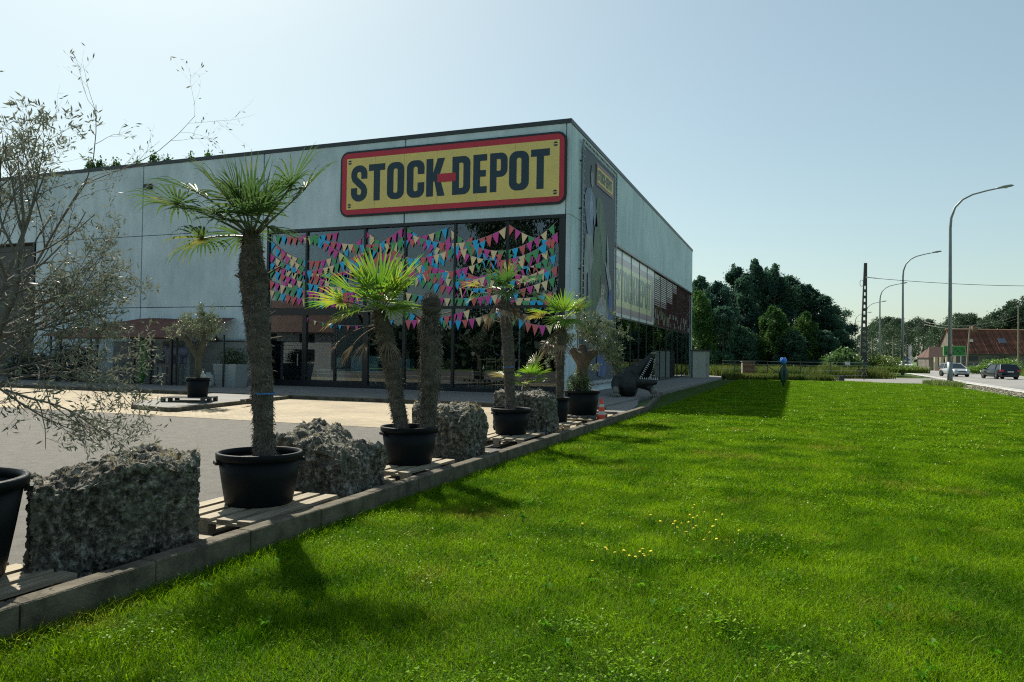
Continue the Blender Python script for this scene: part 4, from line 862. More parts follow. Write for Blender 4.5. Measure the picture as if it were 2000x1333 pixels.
# ------------------------------------------------------------- boulders
def rockmat():
    m=bpy.data.materials.new('boulder'); t,N,L=nodes(m); b=N['Principled BSDF']; b.inputs['Roughness'].default_value=.9
    g=N.new('ShaderNodeNewGeometry'); n1=N.new('ShaderNodeTexNoise'); n1.inputs['Scale'].default_value=17; n1.inputs['Detail'].default_value=14; n1.inputs['Roughness'].default_value=.72; L.new(g.outputs['Position'],n1.inputs['Vector'])
    r=N.new('ShaderNodeValToRGB'); e=r.color_ramp.elements; e[0].position=.41; e[0].color=(.032,.030,.024,1); e[1].position=.66; e[1].color=(.60,.57,.49,1); x_=e.new(.53); x_.color=(.175,.165,.13,1); L.new(n1.outputs['Fac'],r.inputs[0])
    v=N.new('ShaderNodeTexVoronoi'); v.inputs['Scale'].default_value=26; L.new(g.outputs['Position'],v.inputs['Vector']); n2=N.new('ShaderNodeTexNoise'); n2.inputs['Scale'].default_value=3.5; n2.inputs['Detail'].default_value=6; L.new(g.outputs['Position'],n2.inputs['Vector'])
    r2=N.new('ShaderNodeValToRGB'); r2.color_ramp.elements[0].position=.50; r2.color_ramp.elements[1].position=.62; L.new(n2.outputs['Fac'],r2.inputs[0])
    mx=N.new('ShaderNodeMix'); mx.data_type='RGBA'; ml=N.new('ShaderNodeMath'); ml.operation='MULTIPLY'; ml.inputs[1].default_value=.55; L.new(r2.outputs[0],ml.inputs[0]); L.new(ml.outputs[0],mx.inputs[0]); L.new(r.outputs[0],mx.inputs[6]); mx.inputs[7].default_value=(.16,.165,.12,1)
    v2=N.new('ShaderNodeTexVoronoi'); v2.inputs['Scale'].default_value=17; v2.inputs['Randomness'].default_value=1; dn=N.new('ShaderNodeTexNoise'); dn.inputs['Scale'].default_value=30; vm=N.new('ShaderNodeMix'); vm.data_type='RGBA'; vm.blend_type='ADD'; vm.inputs[0].default_value=.07
    L.new(g.outputs['Position'],dn.inputs['Vector']); L.new(g.outputs['Position'],vm.inputs[6]); L.new(dn.outputs['Color'],vm.inputs[7]); L.new(vm.outputs[2],v2.inputs['Vector'])
    lr=N.new('ShaderNodeValToRGB'); lr.color_ramp.elements[0].position=.20; lr.color_ramp.elements[0].color=(1,1,1,1); lr.color_ramp.elements[1].position=.26; lr.color_ramp.elements[1].color=(0,0,0,1); L.new(v2.outputs['Distance'],lr.inputs[0])
    n5=N.new('ShaderNodeTexNoise'); n5.inputs['Scale'].default_value=5; L.new(g.outputs['Position'],n5.inputs['Vector']); gt=N.new('ShaderNodeMath'); gt.operation='GREATER_THAN'; gt.inputs[1].default_value=.5; L.new(n5.outputs['Fac'],gt.inputs[0])
    ml2=N.new('ShaderNodeMath'); ml2.operation='MULTIPLY'; L.new(lr.outputs[0],ml2.inputs[0]); L.new(gt.outputs[0],ml2.inputs[1]); ml3=N.new('ShaderNodeMath'); ml3.operation='MULTIPLY'; ml3.inputs[1].default_value=.75; L.new(ml2.outputs[0],ml3.inputs[0])
    mx2=N.new('ShaderNodeMix'); mx2.data_type='RGBA'; L.new(ml3.outputs[0],mx2.inputs[0]); L.new(mx.outputs[2],mx2.inputs[6]); mx2.inputs[7].default_value=(.34,.35,.29,1)
    L.new(mx2.outputs[2],b.inputs['Base Color'])
    ad=N.new('ShaderNodeMath'); ad.operation='ADD'; L.new(n1.outputs['Fac'],ad.inputs[0]); m3=N.new('ShaderNodeMath'); m3.operation='MULTIPLY'; m3.inputs[1].default_value=.5; L.new(v.outputs['Distance'],m3.inputs[0]); L.new(m3.outputs[0],ad.inputs[1])
    bp=N.new('ShaderNodeBump'); bp.inputs['Strength'].default_value=1; bp.inputs['Distance'].default_value=.06; L.new(ad.outputs[0],bp.inputs['Height']); L.new(bp.outputs[0],b.inputs['Normal']); return m
mrock=rockmat()
mmoss=leafmat('rock_moss',(.10,.11,.02),(.22,.20,.05),.3,6)
mdry=leafmat('dry_grass',(.28,.21,.08),(.38,.30,.14),.35,6)
def boulder(loc,size,seed,label,top,flute=.03,rough=.05,rz=0,tufts=120,layer=.02,res=64,shear=0.,sq_=9.,bigamp=.05):
    """rounded block displaced by noise, upright flutes on the sides and a broken top"""
    sx,sy,sz=[s/2 for s in size]; e=empty('boulder',loc,rz,label,'boulder','boulders between the plant tubs'); bm=[];V=[];Q=[]
    def put(a,b,c):      # unit cube point to rock surface
        p=Vector((a,b,c)); pw=sq_
        l=(abs(a)**pw+abs(b)**pw+abs(c)**pw)**(1/pw); p=p/l
        q=Vector((p.x*sx,p.y*sy,p.z*sz)); n=Vector((p.x**5/sx,p.y**5/sy,p.z**5/sz)); n=n.normalized() if n.length else n
        big=noise.fractal(q*2.2+Vector((seed,0,0)),.8,2,4)*bigamp; fl_=-abs(noise.fractal(Vector((q.x*7,q.y*7,q.z*1.1+seed)),.8,2.2,3))*flute*1.5*(1-abs(n.z)**2); sm=noise.fractal(q*9+Vector((0,seed,0)),.85,2.1,4)*rough*(.25+.5*max(0,n.z)); rg_=abs(noise.noise(q*22+Vector((seed,)*3)))*layer
        q=q+n*(big+fl_+sm-rg_)
        if p.z>-.2: q.z+=.03*math.floor(3*noise.noise(Vector((q.x*5,q.y*5,seed))))*max(0,n.z)+top(q.x/sx,q.y/sy)*(p.z+.2)/1.2
        q.y-=shear*q.x; q.z+=sz; return q
    N_=res
    key={}
    def idx(a,b,c):
        k=(round(a,4),round(b,4),round(c,4))
        if k not in key: key[k]=len(V); V.append(put(a,b,c))
        return key[k]
    for f in range(5):
        for i in range(N_):
            for j in range(N_):
                qd=[]
                for (di,dj) in ((0,0),(1,0),(1,1),(0,1)):
                    u=-1+2*(i+di)/N_; v=-1+2*(j+dj)/N_
                    qd.append(idx(*((1,u,v),(-1,-u,v),(-u,1,v),(u,-1,v),(u,v,1))[f]))
                Q.append(tuple(qd))
    mesh('rock',V,Q,mrock,e,True)
    rg=random.Random(seed); b=MB(); tops=[v for v in V if v.z>size[2]*.86]
    for i in range(tufts):
        p=rg.choice(tops)
        if noise.noise(Vector((p.x*4,p.y*4,seed)))<.12: continue
        for k in range(4):
            d=Vector((rg.uniform(-.5,.5),rg.uniform(-.5,.5),1)).normalized()*rg.uniform(.02,.07); s=Vector((.0015,.0015,0)); b.add([p-s,p+s,p+d],[(0,1,2)])
    b.build('dry_tuft',mdry,e)['kind']='stuff'
    b=MB()
    for i in range(tufts*3):
        p=rg.choice(tops)
        if noise.noise(Vector((p.x*5,p.y*5,seed+9)))<.05: continue
        d=Vector((rg.uniform(-1,1),rg.uniform(-1,1),rg.uniform(.2,1)))*.018; s=Vector((rg.uniform(-1,1),rg.uniform(-1,1),.3))*.01; b.add([p-s,p+s,p+d],[(0,1,2)])
    b.build('moss',mmoss,e)['kind']='stuff'
    return e
boulder((-4.52,4.00,-.02),(.56,1.22,.79),5,'largest squared boulder at the left before the tallest palm',lambda x,y:.03*y+.04*math.sin(4*y+1)-.05*(x>0)*x,.05,.05,rz=R(-13),tufts=110,layer=.045,res=96,shear=.42,sq_=14.,bigamp=.025)
boulder((-4.78,6.96,0),(1.02,.90,.62),21,'fluted boulder with a rough stepped top between the first two palm tubs',lambda x,y:-.10*x+.10*max(0,y)*(1-x)*.6+.03*noise.noise(Vector((x*4,y*4,3))),.07,.07,tufts=100,res=76)
boulder((-4.66,9.75,0),(.95,.80,.86),33,'rounded fluted boulder right of the bare stump',lambda x,y:-.12*y*y-.04*x,.06,.04,tufts=200,res=64)
boulder((-4.78,13.35,0),(1.15,.75,.88),47,'shaggy ribbed boulder behind the tub of the thin palm',lambda x,y:.03*math.sin(5*x),.08,.05,tufts=60,res=56)
# ------------------------------------------------------------- trees with many twigs
def branchtree(parent,roots,levels,seed,leaf,leafmt,barkmt,nleaf,r0,gnarl=.25,upw=.12,leaflen=.05,asp=.25,density=1.0,namel='foliage',frac=(.45,.75),kids=(3,5)):
    rg=random.Random(seed); b=MB(); LP_=[];LD=[]
    def grow(p,d,l,r,lv):
        pts=[p.copy()];rs=[r]; n=5 if lv<levels else 4; cur=d.copy()
        for i in range(n):
            cur=(cur+Vector((rg.gauss(0,gnarl),rg.gauss(0,gnarl),rg.gauss(0,gnarl)))*.5+Vector((0,0,upw*.3))).normalized()
            p=p+cur*l/n; pts.append(p.copy()); rs.append(r*(1-(.8 if lv==0 else .6)*(i+1)/n))
        b.tube(pts,rs,5 if lv<2 else 3,cap=False)
        if lv<levels:
            k=rg.randint(*kids) if lv else rg.randint(kids[0]+2,kids[1]+3)
            for j in range(k):
                t=rg.uniform(.25,1); i=min(int(t*n),n-1); q=pts[i].lerp(pts[i+1],t*n-i); dd=(pts[i+1]-pts[i]).normalized()
                s=Vector((rg.gauss(0,1),rg.gauss(0,1),rg.gauss(0,1))); s=(s-dd*s.dot(dd)).normalized(); nd=(dd*.75+s*rg.uniform(.4,.9)).normalized()
                grow(q,nd,l*rg.uniform(*frac),rs[i]*.6,lv+1)
        if lv>=levels-1:
            for j in range(int(nleaf*(1 if lv==levels else .4)*density)):
                t=rg.random()**.7; i=min(int(t*n),n-1); q=pts[i].lerp(pts[i+1],t*n-i); LP_.append(q+Vector((rg.gauss(0,.008),)*3)); LD.append(((pts[i+1]-pts[i]).normalized()*.7+Vector((rg.gauss(0,.5),rg.gauss(0,.5),rg.gauss(0,.5)+.15)).normalized()))
    for (p,d,l,r) in roots: grow(Vector(p),Vector(d).normalized(),l,r,0)
    w_=b.build('branches',barkmt,parent,True)
    P=np.array([tuple(v) for v in LP_]);D=np.array([tuple(v.normalized()) for v in LD]); rgn=np.random.RandomState(seed); sz=leaflen*(.6+.7*rgn.rand(len(P),1)); P=P+D*sz*.5
    f=leaves(namel,P,sz,leafmt,parent,rgn,asp,D); return w_,f
mbark=mat('grey_bark',(.10,.09,.075),.9,(.17,.155,.13),9,6,.6,60); molive=leafmat('olive_leaf',(.085,.12,.055),(.17,.21,.12),.35,6,.07,.4)
mbig=leafmat('grey_leaf',(.12,.135,.10),(.22,.235,.17),.3,5,.04,.4)
# loose tree in the tub at the left edge: local frame x to the right seen from the lawn, y away
ot=empty('olive_tree',(-4.71,2.92,.70),R(20.8),'sparse loose olive tree with thin bare twigs at the left edge','olive tree')
tb_=MB(); tb_.tube([(0,0,-.02),(.0,0,.35),(.06,.02,.7)],[.055,.045,.035],9); tb_.tube([(.05,0,.45),(.26,0,.8),(.40,.02,1.2),(.45,0,1.6),(.40,0,2.0)],[.026,.020,.015,.010,.003],8); tb_.tube([(.03,.05,.4),(.08,.1,1.0),(.16,.1,1.5),(.14,.1,2.0)],[.022,.016,.011,.003],8); tb_.build('trunk',mbark,ot,True)
roots=[((.42,0,1.25),(.12,0,1),.85,.010),((.44,0,1.5),(.35,0,1),.60,.008),((.44,0,1.55),(-.3,.1,1),.65,.008),((.16,.1,1.4),(.1,.1,1),.8,.009),((.15,.1,1.5),(-.35,0,1),.65,.008),((.16,.1,1.3),(.3,.2,1),.7,.008),((.34,0,1.0),(.7,0,.7),.60,.009),((.38,0,1.1),(1,.1,.3),.55,.008),((.10,0,.4),(.12,0,1),1.35,.016),((.03,0,.5),(.0,.2,1),1.5,.016),((.05,0,.4),(.32,-.1,1),1.7,.02),((.0,.1,.4),(.02,.3,1),1.9,.018),((.1,.05,.6),(.8,.1,.75),.85,.014),((.15,0,.6),(1,.1,.15),.80,.012),((.15,0,.7),(.85,-.1,-.10),.80,.012),((.2,0,.75),(.8,-.2,-.35),.70,.010),((.1,.1,.8),(.7,.2,.7),.8,.013),((.2,0,1.1),(.8,0,.35),.65,.011),((.2,0,.9),(.95,.05,.12),.75,.011),((.3,0,.9),(.8,-.1,-.6),.75,.010),((.2,0,.7),(.75,.1,-.7),.7,.009),((.3,.1,.6),(.9,0,-.4),.7,.009),((.1,-.1,.5),(.6,-.35,.1),.6,.010)]
branchtree(ot,roots,3,5,.05,mbig,mbark,3.2,.026,gnarl=.24,upw=.10,leaflen=.042,asp=.24,frac=(.32,.56),kids=(3,6))
# olive with a thick cut trunk near the crocodile
o5=empty('olive_tree',(-4.80,17.40,.70),R(20.8),'olive tree with a thick pollarded trunk in the tub near the crocodile','olive tree')
ob=MB(); ob.tube([(0,0,-.05),(-.02,0,.25),(.0,0,.6),(.06,0,.95)],[.17,.15,.15,.2],12); ob.tube([(0,0,.7),(-.16,0,.9),(-.26,0,1.05)],[.14,.11,.09],9); ob.tube([(.05,0,.75),(.22,0,.92),(.34,0,1.0)],[.13,.11,.10],9); ob.tube([(.02,.0,.8),(.0,.05,1.15)],[.12,.09],9)
o_=ob.build('trunk',mat('olive_bark',(.075,.055,.04),.95,(.15,.115,.085),6,8,1,40,stretch=(2,2,.6)),o5); voxel(o_,.025)
roots=[((-.22,0,.95),(-.5,0,1),.55,.014),((-.1,0,1.0),(-.2,.2,1),.6,.014),((.0,0,1.1),(0,-.2,1),.65,.014),((.1,0,1.0),(.3,.1,1),.6,.014),((.3,0,.95),(.8,-.1,.6),.55,.014),((.3,0,1.0),(.5,.3,.9),.6,.012),((.15,-.05,.9),(.5,-.4,.3),.5,.01),((-.2,0,.9),(-.9,0,.3),.5,.01),((.33,0,.95),(1,0,-.1),.5,.01),((.2,.1,1),(.2,.3,1),.6,.01)]
branchtree(o5,roots,3,15,.04,molive,mbark,20,.014,gnarl=.3,upw=.05,leaflen=.05,asp=.28)
ug=empty('leafy_shoots',(-4.80,17.40,.66),R(20.8),'dense green shoots round the foot of the pollarded olive','shoots')
leafcloud('foliage',3600,.045,(-.08,-.12,.22),(.34,.26,.34),leafmat('shoot_leaf',(.05,.10,.025),(.10,.15,.05),.4,6,.06,.4),ug,8,fill=.2,aspect=.4)
b=MB()
for k in range(24): a=rnd.random()*6.28; b.tube([(-.08+.1*math.cos(a),-.12+.1*math.sin(a),0),(-.08+.25*math.cos(a),-.12+.2*math.sin(a),.4)],[.006,.003],4)
b.build('stems',mbark,ug)
# small olive on the island
o6=empty('olive_tree',(-16.12,16.86,.75),R(20.8),'small forked olive tree on the kerbed island','olive tree')
ob=MB(); ob.tube([(0,0,-.05),(0,0,.45),(.02,0,.65)],[.1,.09,.1],9); ob.tube([(0,0,.6),(-.25,0,1.0),(-.42,0,1.25),(-.5,0,1.32)],[.09,.075,.07,.07],9); ob.tube([(.02,0,.6),(.12,0,1.0),(.15,0,1.35)],[.08,.07,.06],9)
o_=ob.build('trunk',mat('olive_moss_bark',(.05,.052,.03),.95,(.09,.088,.055),6,6,.8,40),o6); voxel(o_,.025)
MB().lathe([(.001,0),(.085,0),(.085,.05),(.001,.06)],12).build('cut_end',mat('cut_wood',(.45,.38,.26),.8),o6,loc=(-.54,-.05,1.35),rot=(R(60),0,R(-40)))
roots=[((-.35,0,1.15),(-.3,.2,1),.55,.012),((-.2,0,.95),(.0,-.4,1),.6,.012),((.12,0,1.1),(.2,0,1),.6,.012),((.15,0,1.2),(.7,.1,.8),.5,.012),((.1,0,.9),(.9,-.2,.4),.45,.01),((.0,0,.8),(-.1,-.3,1),.7,.01),((.15,0,1.3),(0,.2,1),.5,.01),((-.1,0,.8),(-.2,.3,1),.7,.01)]
branchtree(o6,roots,3,25,.05,molive,mbark,7,.012,gnarl=.3,upw=.05,leaflen=.065,asp=.3)
# little figures beside the island pot
fg=empty('rabbit_figure',(-15.05,16.75,.246),R(20.8),'small pale figure with two upright ears sitting on the rim of the island pot','figure')
b=MB(); b.tube([(0,0,0),(0,0,.1),(0,0,.22),(0,0,.27)],[.13,.16,.1,.05],12); b.tube([(0,-.03,.26),(0,-.04,.36)],[.08,.06],10); b.tube([(-.04,0,.38),(-.06,0,.56)],[.02,.01],6); b.tube([(.04,0,.38),(.07,0,.55)],[.02,.01],6)
fg.location=(-15.88,16.80,.79); fg.scale=(.5,.5,.5); o_=b.build('body',mat('figure_pale',(.32,.38,.34),.6),fg); voxel(o_,.014)
# ------------------------------------------------------------- traffic cone
tc_=empty('traffic_cone',(-4.22,17.05,.064),R(20),'small orange traffic cone with pale bands beside the olive tub','traffic cone'); tc_.scale=(1.1,1.1,1.1)
morg=mat('cone_orange',(.75,.07,.02),.5); mref=mat('cone_band',(.50,.50,.48),.4)
MB().box(-.15,.15,-.15,.15,0,.035).build('base',morg,tc_)
def cr(z): return .105-.08*(z/.46)
for nm,a,b_,mt in (('cone',.035,.13,morg),('band',.13,.20,mref),('cone',.20,.29,morg),('band',.29,.35,mref),('cone',.35,.47,morg)):
    MB().lathe([(cr(a),a),(cr(b_),b_)]+([(0.001,b_)] if b_>.46 else []),20).build(nm,mt,tc_,True)
# ------------------------------------------------------------- crocodile statue
cr_=empty('crocodile_statue',(-5.64,27.55,.10),R(20.8),'large dark crocodile statue with wide open jaws by the side windows','statue')
mcro=mat('crocodile_skin',(.006,.009,.008),.6,(.016,.021,.017),7,8,1.0,34); mcrp=mat('crocodile_pale',(.11,.115,.085),.6,(.17,.165,.13),9,5,.6,40)
b=MB()
b.tube([(.3,2.9,.10),(.0,2.2,.2),(-.2,1.4,.34),(-.28,.7,.42),(-.24,.15,.44),(-.08,-.15,.42),(.12,-.22,.40)],[.06,.16,.33,.44,.46,.44,.35],14)       # body
b.tube([(-.40,.1,.55),(-.15,.02,.72),(.02,-.05,.85)],[.42,.36,.30],12)                                           # neck
b.tube([(-.45,-.1,.75),(-.55,-.1,.55),(-.66,-.25,.32),(-.68,-.35,.14)],[.2,.19,.14,.12],10); b.tube([(.25,-.1,.5),(.5,-.15,.4),(.66,-.25,.28),(.7,-.34,.14)],[.2,.15,.11,.1],10)
b.tube([(.0,-.05,.86),(.15,-.06,1.0),(.3,-.07,1.15),(.46,-.08,1.30),(.62,-.09,1.45),(.72,-.10,1.55)],[.30,.26,.20,.145,.115,.12],12)  # upper jaw
b.tube([(.66,-.1,1.50),(.74,-.10,1.57)],[.135,.12],10)
b.tube([(.06,-.12,1.12),(.07,-.24,1.16)],[.10,.08],8); b.tube([(.02,.08,1.12),(.03,.12,1.18)],[.09,.06],8)
b.tube([(.0,-.15,.58),(.3,-.2,.56),(.6,-.22,.54),(.86,-.24,.56)],[.28,.20,.15,.09],12)                            # lower jaw
o_=b.build('body',mcro,cr_); voxel(o_,.028)
b=MB(); mo=[(.20,-.34,.68),(.62,-.22,1.44),(.80,-.12,1.42),(.72,-.16,1.05),(.60,-.30,.70)]; b.add(mo+[(x_,y_+.16,z_) for x_,y_,z_ in mo],[(0,4,3,2,1),(5,6,7,8,9)]+[(i,(i+1)%5,(i+1)%5+5,i+5) for i in range(5)]); b.build('mouth_lining',mat('mouth_black',(.003,.003,.004),.8,spec=.1),cr_)
MB().lathe([(.001,-.05),(.09,-.04),(.125,0),(.10,.06),(.001,.075)],14).build('snout_tip',mcrp,cr_,True,loc=(.74,-.14,1.60))
for k in range(12):
    t=k/11; p=Vector((.19,-.35,.70)).lerp(Vector((.62,-.23,1.43)),t); MB().tube([p,p+Vector((.07,-.03,-.03))],[.022,.004],6).build('tooth',mwhite,cr_)
    p=Vector((.60,-.31,.72)).lerp(Vector((.72,-.17,1.05)),t*2) if t<.5 else Vector((.72,-.17,1.05)).lerp(Vector((.80,-.13,1.40)),t*2-1); MB().tube([p,p+Vector((-.06,-.03,-.02))],[.02,.004],6).build('tooth',mwhite,cr_)
for k in range(9):
    p=Vector((.22,-.36,.66)).lerp(Vector((.86,-.30,.64)),k/8); MB().tube([p,p+Vector((0,-.01,.08))],[.02,.004],6).build('tooth',mwhite,cr_)
for s,(fx,fy) in ((-1,(-.68,-.42)),(1,(.72,-.40))):
    MB().tube([(fx,fy+.1,.33),(fx,fy+.02,.2),(fx,fy,.1)],[.11,.13,.10],10).build('foot',mcrp,cr_,True)
    for k in range(5):
        a=R(-90+(k-2)*24+s*8); l=.26; MB().tube([(fx+.05*(k-2)*.6,fy,.13),(fx+.6*l*math.cos(a),fy+.6*l*math.sin(a),.08),(fx+l*math.cos(a),fy+l*math.sin(a),.015)],[.04,.035,.012],7).build('claw',mcrp,cr_,True)
for k in range(14):
    t=k/13; p=Vector((.05,-.08,1.16)).lerp(Vector((-.62,.4,.90)),t); 
    for dx in (-.06,.06): MB().tube([p+Vector((dx,0,-.08)),p+Vector((dx-.02,0,.07+.04*math.sin(k)))],[.045,.004],5).build('back_spike',mcro,cr_)
MB().tube([(.10,-.30,1.17),(.11,-.33,1.17)],[.035,.02],8).build('eye',mcrp,cr_,True)
# ------------------------------------------------------------- tulip sculpture on the lawn
tl=empty('tulip_sculpture',(-.6,46.0,-.02),R(18),'tall blue tulip sculpture standing alone on the lawn','sculpture')
mst=mat('tulip_green',(.012,.05,.035),.5); mbl=mat('tulip_blue',(.03,.17,.60),.45,(.05,.24,.7),4)
MB().tube([(0,0,0),(.0,0,.5),(-.02,0,1.0),(0,0,1.3)],[.06,.05,.045,.045],8).build('stem',mst,tl,True)
for s in (-1,1):
    V=[];Q=[]
    for i in range(9):
        t=i/8; w_=.2*math.sin(math.pi*min(1,.1+t*.9))**.8; cx=s*(.03+.10*math.sin(math.pi*t)); z=.25+1.02*t
        V+=[(cx-w_*.8,-.03-.05*t,z),(cx,-.10*math.sin(math.pi*t)-.02,z),(cx+w_*.8,-.03-.05*t,z)]
    for i in range(8): k=i*3; Q+=[(k,k+1,k+4,k+3),(k+1,k+2,k+5,k+4)]
    o_=mesh('leaf',V,Q,mst,tl,True); o_.modifiers.new('s','SOLIDIFY').thickness=.02
for k in range(6):
    a0=k*math.pi/3; V=[];Q=[]
    for i in range(8):
        t=i/7; r=.20*math.sin(math.pi*(.08+.78*t))**.6; z=1.30+.42*t
        for j in range(-2,3):
            a=a0+j*.30*(1-.75*max(0,t-.6)/.4); V.append((r*math.cos(a)*(1-.03*(k%2)),r*math.sin(a)*(1-.03*(k%2)),z-.02*abs(j)*t))
    for i in range(7):
        for j in range(4): q=i*5+j; Q.append((q,q+1,q+6,q+5))
    o_=mesh('petal',V,Q,mbl,tl,True); o_.modifiers.new('s','SOLIDIFY').thickness=.012
# ------------------------------------------------------------- background trees
mtk=mat('tree_bark',(.05,.042,.034),.95,(.08,.07,.055),4)
ldark=leafmat('grove_leaf',(.030,.080,.060),(.065,.14,.085),.45,.35,.015,.5,c3=(.065,.13,.035),big=.22)  # leaf colour shifted to a lighter teal in place of distance haze
lmid=leafmat('grove_leaf_light',(.03,.085,.02),(.07,.145,.03),.45,.4,.015,.5)
lfar=leafmat('far_leaf',(.026,.060,.032),(.055,.10,.048),.35,.12,.04,.5)
def crownmesh(name,seed,n,kind,mt,leaf=.30):
    """unit-size crown: height 1, radius 1; lumps set round an uneven profile, leaves scattered in each"""
    rg=np.random.RandomState(seed); C_=[];Rr=[]
    nl=64
    for i in range(nl):
        t=rg.rand()**(.85 if kind=='cone' else .7); 
        if kind=='cone': pr=.16+.84*(1-t)**.75*min(1,.35+t*4)
        elif kind=='poplar': pr=.3+.5*math.sin(math.pi*min(1,t*.9+.1))
        else: pr=math.sqrt(max(.04,1-(2*t-.95)**2))*.95
        a=rg.rand()*6.283; r=pr*(.35+.62*rg.rand()**.5)*(1+.15*math.sin(3*a+seed))
        C_.append((r*math.cos(a),r*math.sin(a),t)); Rr.append((.22+.16*rg.rand())*(1.15-.75*t if kind=='cone' else 1-.3*abs(2*t-1)))
    C_=np.array(C_);Rr=np.array(Rr); pick=rg.randint(0,nl,n); d=rg.normal(size=(n,3)); d/=np.linalg.norm(d,axis=1)[:,None]
    P=C_[pick]+d*(Rr[pick]*(.35+.65*rg.rand(n)**.4))[:,None]*np.array([1,1,.26 if kind!='poplar' else .2])*(1+.25*rg.normal(size=(n,1)))
    # ragged leader shoots
    k=n//16; tt=rg.rand(k); jj=rg.randint(0,5,k); ax=np.array([(rg.uniform(-.35,.35),rg.uniform(-.35,.35),rg.uniform(.86,1.02)) for _ in range(5)]); ax[0]=(0,0,1.04)
    P2=np.stack([ax[jj,0],ax[jj,1],ax[jj,2]-.22*tt],1)+rg.normal(size=(k,3))*np.array([.22,.22,.03])*(tt[:,None]*1.3+.10)
    P=np.vstack([P,P2]); P[:,2]=np.maximum(P[:,2],.0)
    return P,rg
def maketree(name,kind,seed,h,r,n,mt,label,group,loc,leaf=.3,base=.12,cat='tree'):
    e=empty(name,loc,0,label,cat,group); P,rg=crownmesh(name,seed,n,kind,mt); P=P*np.array([r,r,h*(1-base)])+np.array([0,0,h*base])
    leaves('crown',P,leaf,mt,e,rg,.6)
    b=MB(); b.tube([(0,0,-.1),(.05*r,0,h*.3),(0,.03*r,h*.6),(0,0,h*.92)],[.022*h,.018*h,.012*h,.003*h],7)
    for k in range(9):
        z=h*(.2+.07*k); a=k*2.4; b.tube([(0,0,z),(r*.35*math.cos(a),r*.35*math.sin(a),z+h*.05),(r*.7*math.cos(a),r*.7*math.sin(a),z+h*.09)],[.008*h,.005*h,.002*h],5)
    b.build('trunk',mtk,e); return e
def gp(u,d0=85.6): return (.935*u,d0+.355*u,0)
grove=[(-10.6,10.4,2.2,0,2),(-8.6,9.6,2.1,3,0),(-7.0,11.9,2.1,0,4),(-5.6,10.4,2.0,1,1),(-4.6,12.4,2.2,0,3),(-3.3,11.7,2.0,2,5),(-2.2,11.8,2.1,0,2),(-.4,10.6,2.4,1,3),(1.6,9.8,2.3,0,4),(3.2,8.6,2.2,2,2),(4.5,7.6,2.0,1,5)]
gl_=['dark pointed tree of the grove half hidden behind the far end of the shop','broad dark tree second from the shop in the grove','tall pointed dark tree third from the shop in the grove','dark tree with a blunt top left of the tallest one in the grove','tallest dark tree of the grove with a spire top','dark tree just right of the tallest one in the grove','tall dark tree above the brick pillar and tulip in the middle of the grove','wide dark tree right of the middle of the grove','dark rounded tree behind the blue tulip, right part of the grove','lower dark tree near the right end of the grove','last dark tree at the right end of the grove by the lamps']
protos=[]
for k in range(4):
    i=k; u,h,r,_,dy=grove[i]; x,y,_z=gp(u,86+dy); protos.append(maketree('grove_tree','cone' if k!=1 else 'round',40+k,h,r*1.25,22000,ldark,gl_[i],'dark trees of the grove',(x,y,0),.21,.03))
for i in range(4,len(grove)):
    u,h,r,v,dy=grove[i]; p=protos[v]; x,y,_z=gp(u,86+dy); g0=grove[v]; copy_tree(p,loc=(x,y,0),rz=i*1.3,scale=(r/g0[2],r/g0[2],h/g0[1]),label=gl_[i])
small=[(-9.9,8.2,1.8,81.5,'pale green bushy tree beside the far end of the shop'),(-7.3,6.6,1.8,81,'light green young tree in front of the left grove'),(-5.2,4.6,1.6,80.5,'low dark green tree above the weeds left of the brick pillar'),(-2.2,6.8,1.9,82,'mid green young tree in front of the middle grove'),(1.2,6.3,1.4,81.5,'light green young tree in front of the right grove'),(-.4,4.4,1.8,80.6,'low bushy tree behind the blue tulip'),(3.0,4.4,1.7,81,'low bushy tree left of the large leaved shrub'),(4.9,4.6,1.5,84,'low tree closing the right end of the grove')]
sp=None
for i,(u,h,r,d0,lab) in enumerate(small):
    x,y,_z=gp(u,d0)
    if i in (0,1): q=maketree('young_tree','round',60+i,h,r,9000,lmid if i==0 else ldark,lab,'young trees before the grove',(x,y,0),.22,.0); sp=[q] if i==0 else sp+[q]
    else:
        v=0 if i in (3,4) else 1; g0=small[v]; copy_tree(sp[v],loc=(x,y,0),rz=i*2.1,scale=(r/g0[2],r/g0[2],h/g0[1]),label=lab)
# slim trees whose tops show over the roof
tipl=['leftmost slim tree top showing over the shop roof','second slim tree top over the shop roof','short tree top between the slim ones over the roof','slim tree top over the roof above the wall lamp joint','highest slim tree top over the shop roof','small tree top over the roof right of the highest one','slim tree top over the roof above the tall palm','last tiny tree top over the shop roof']
tp0=None
for i,(px,py) in enumerate([(170,311),(188,308),(215,310),(258,306),(293,296),(318,302),(362,296),(398,291)]):
    lat=(px-1000)*.0621; x,y=-31.9+.935*lat,84.1+.355*lat; h=(686-py)*.0621+.75
    if i==0: tp0=maketree('slim_tree','poplar',80,h,1.7,5000,lmid,tipl[0],'slim trees behind the shop',(x,y,0),.3,.05); h0=h
    else: copy_tree(tp0,loc=(x,y,0),rz=i*1.7,scale=(.8+.1*(i%3),.8+.1*(i%3),h/h0),label=tipl[i])
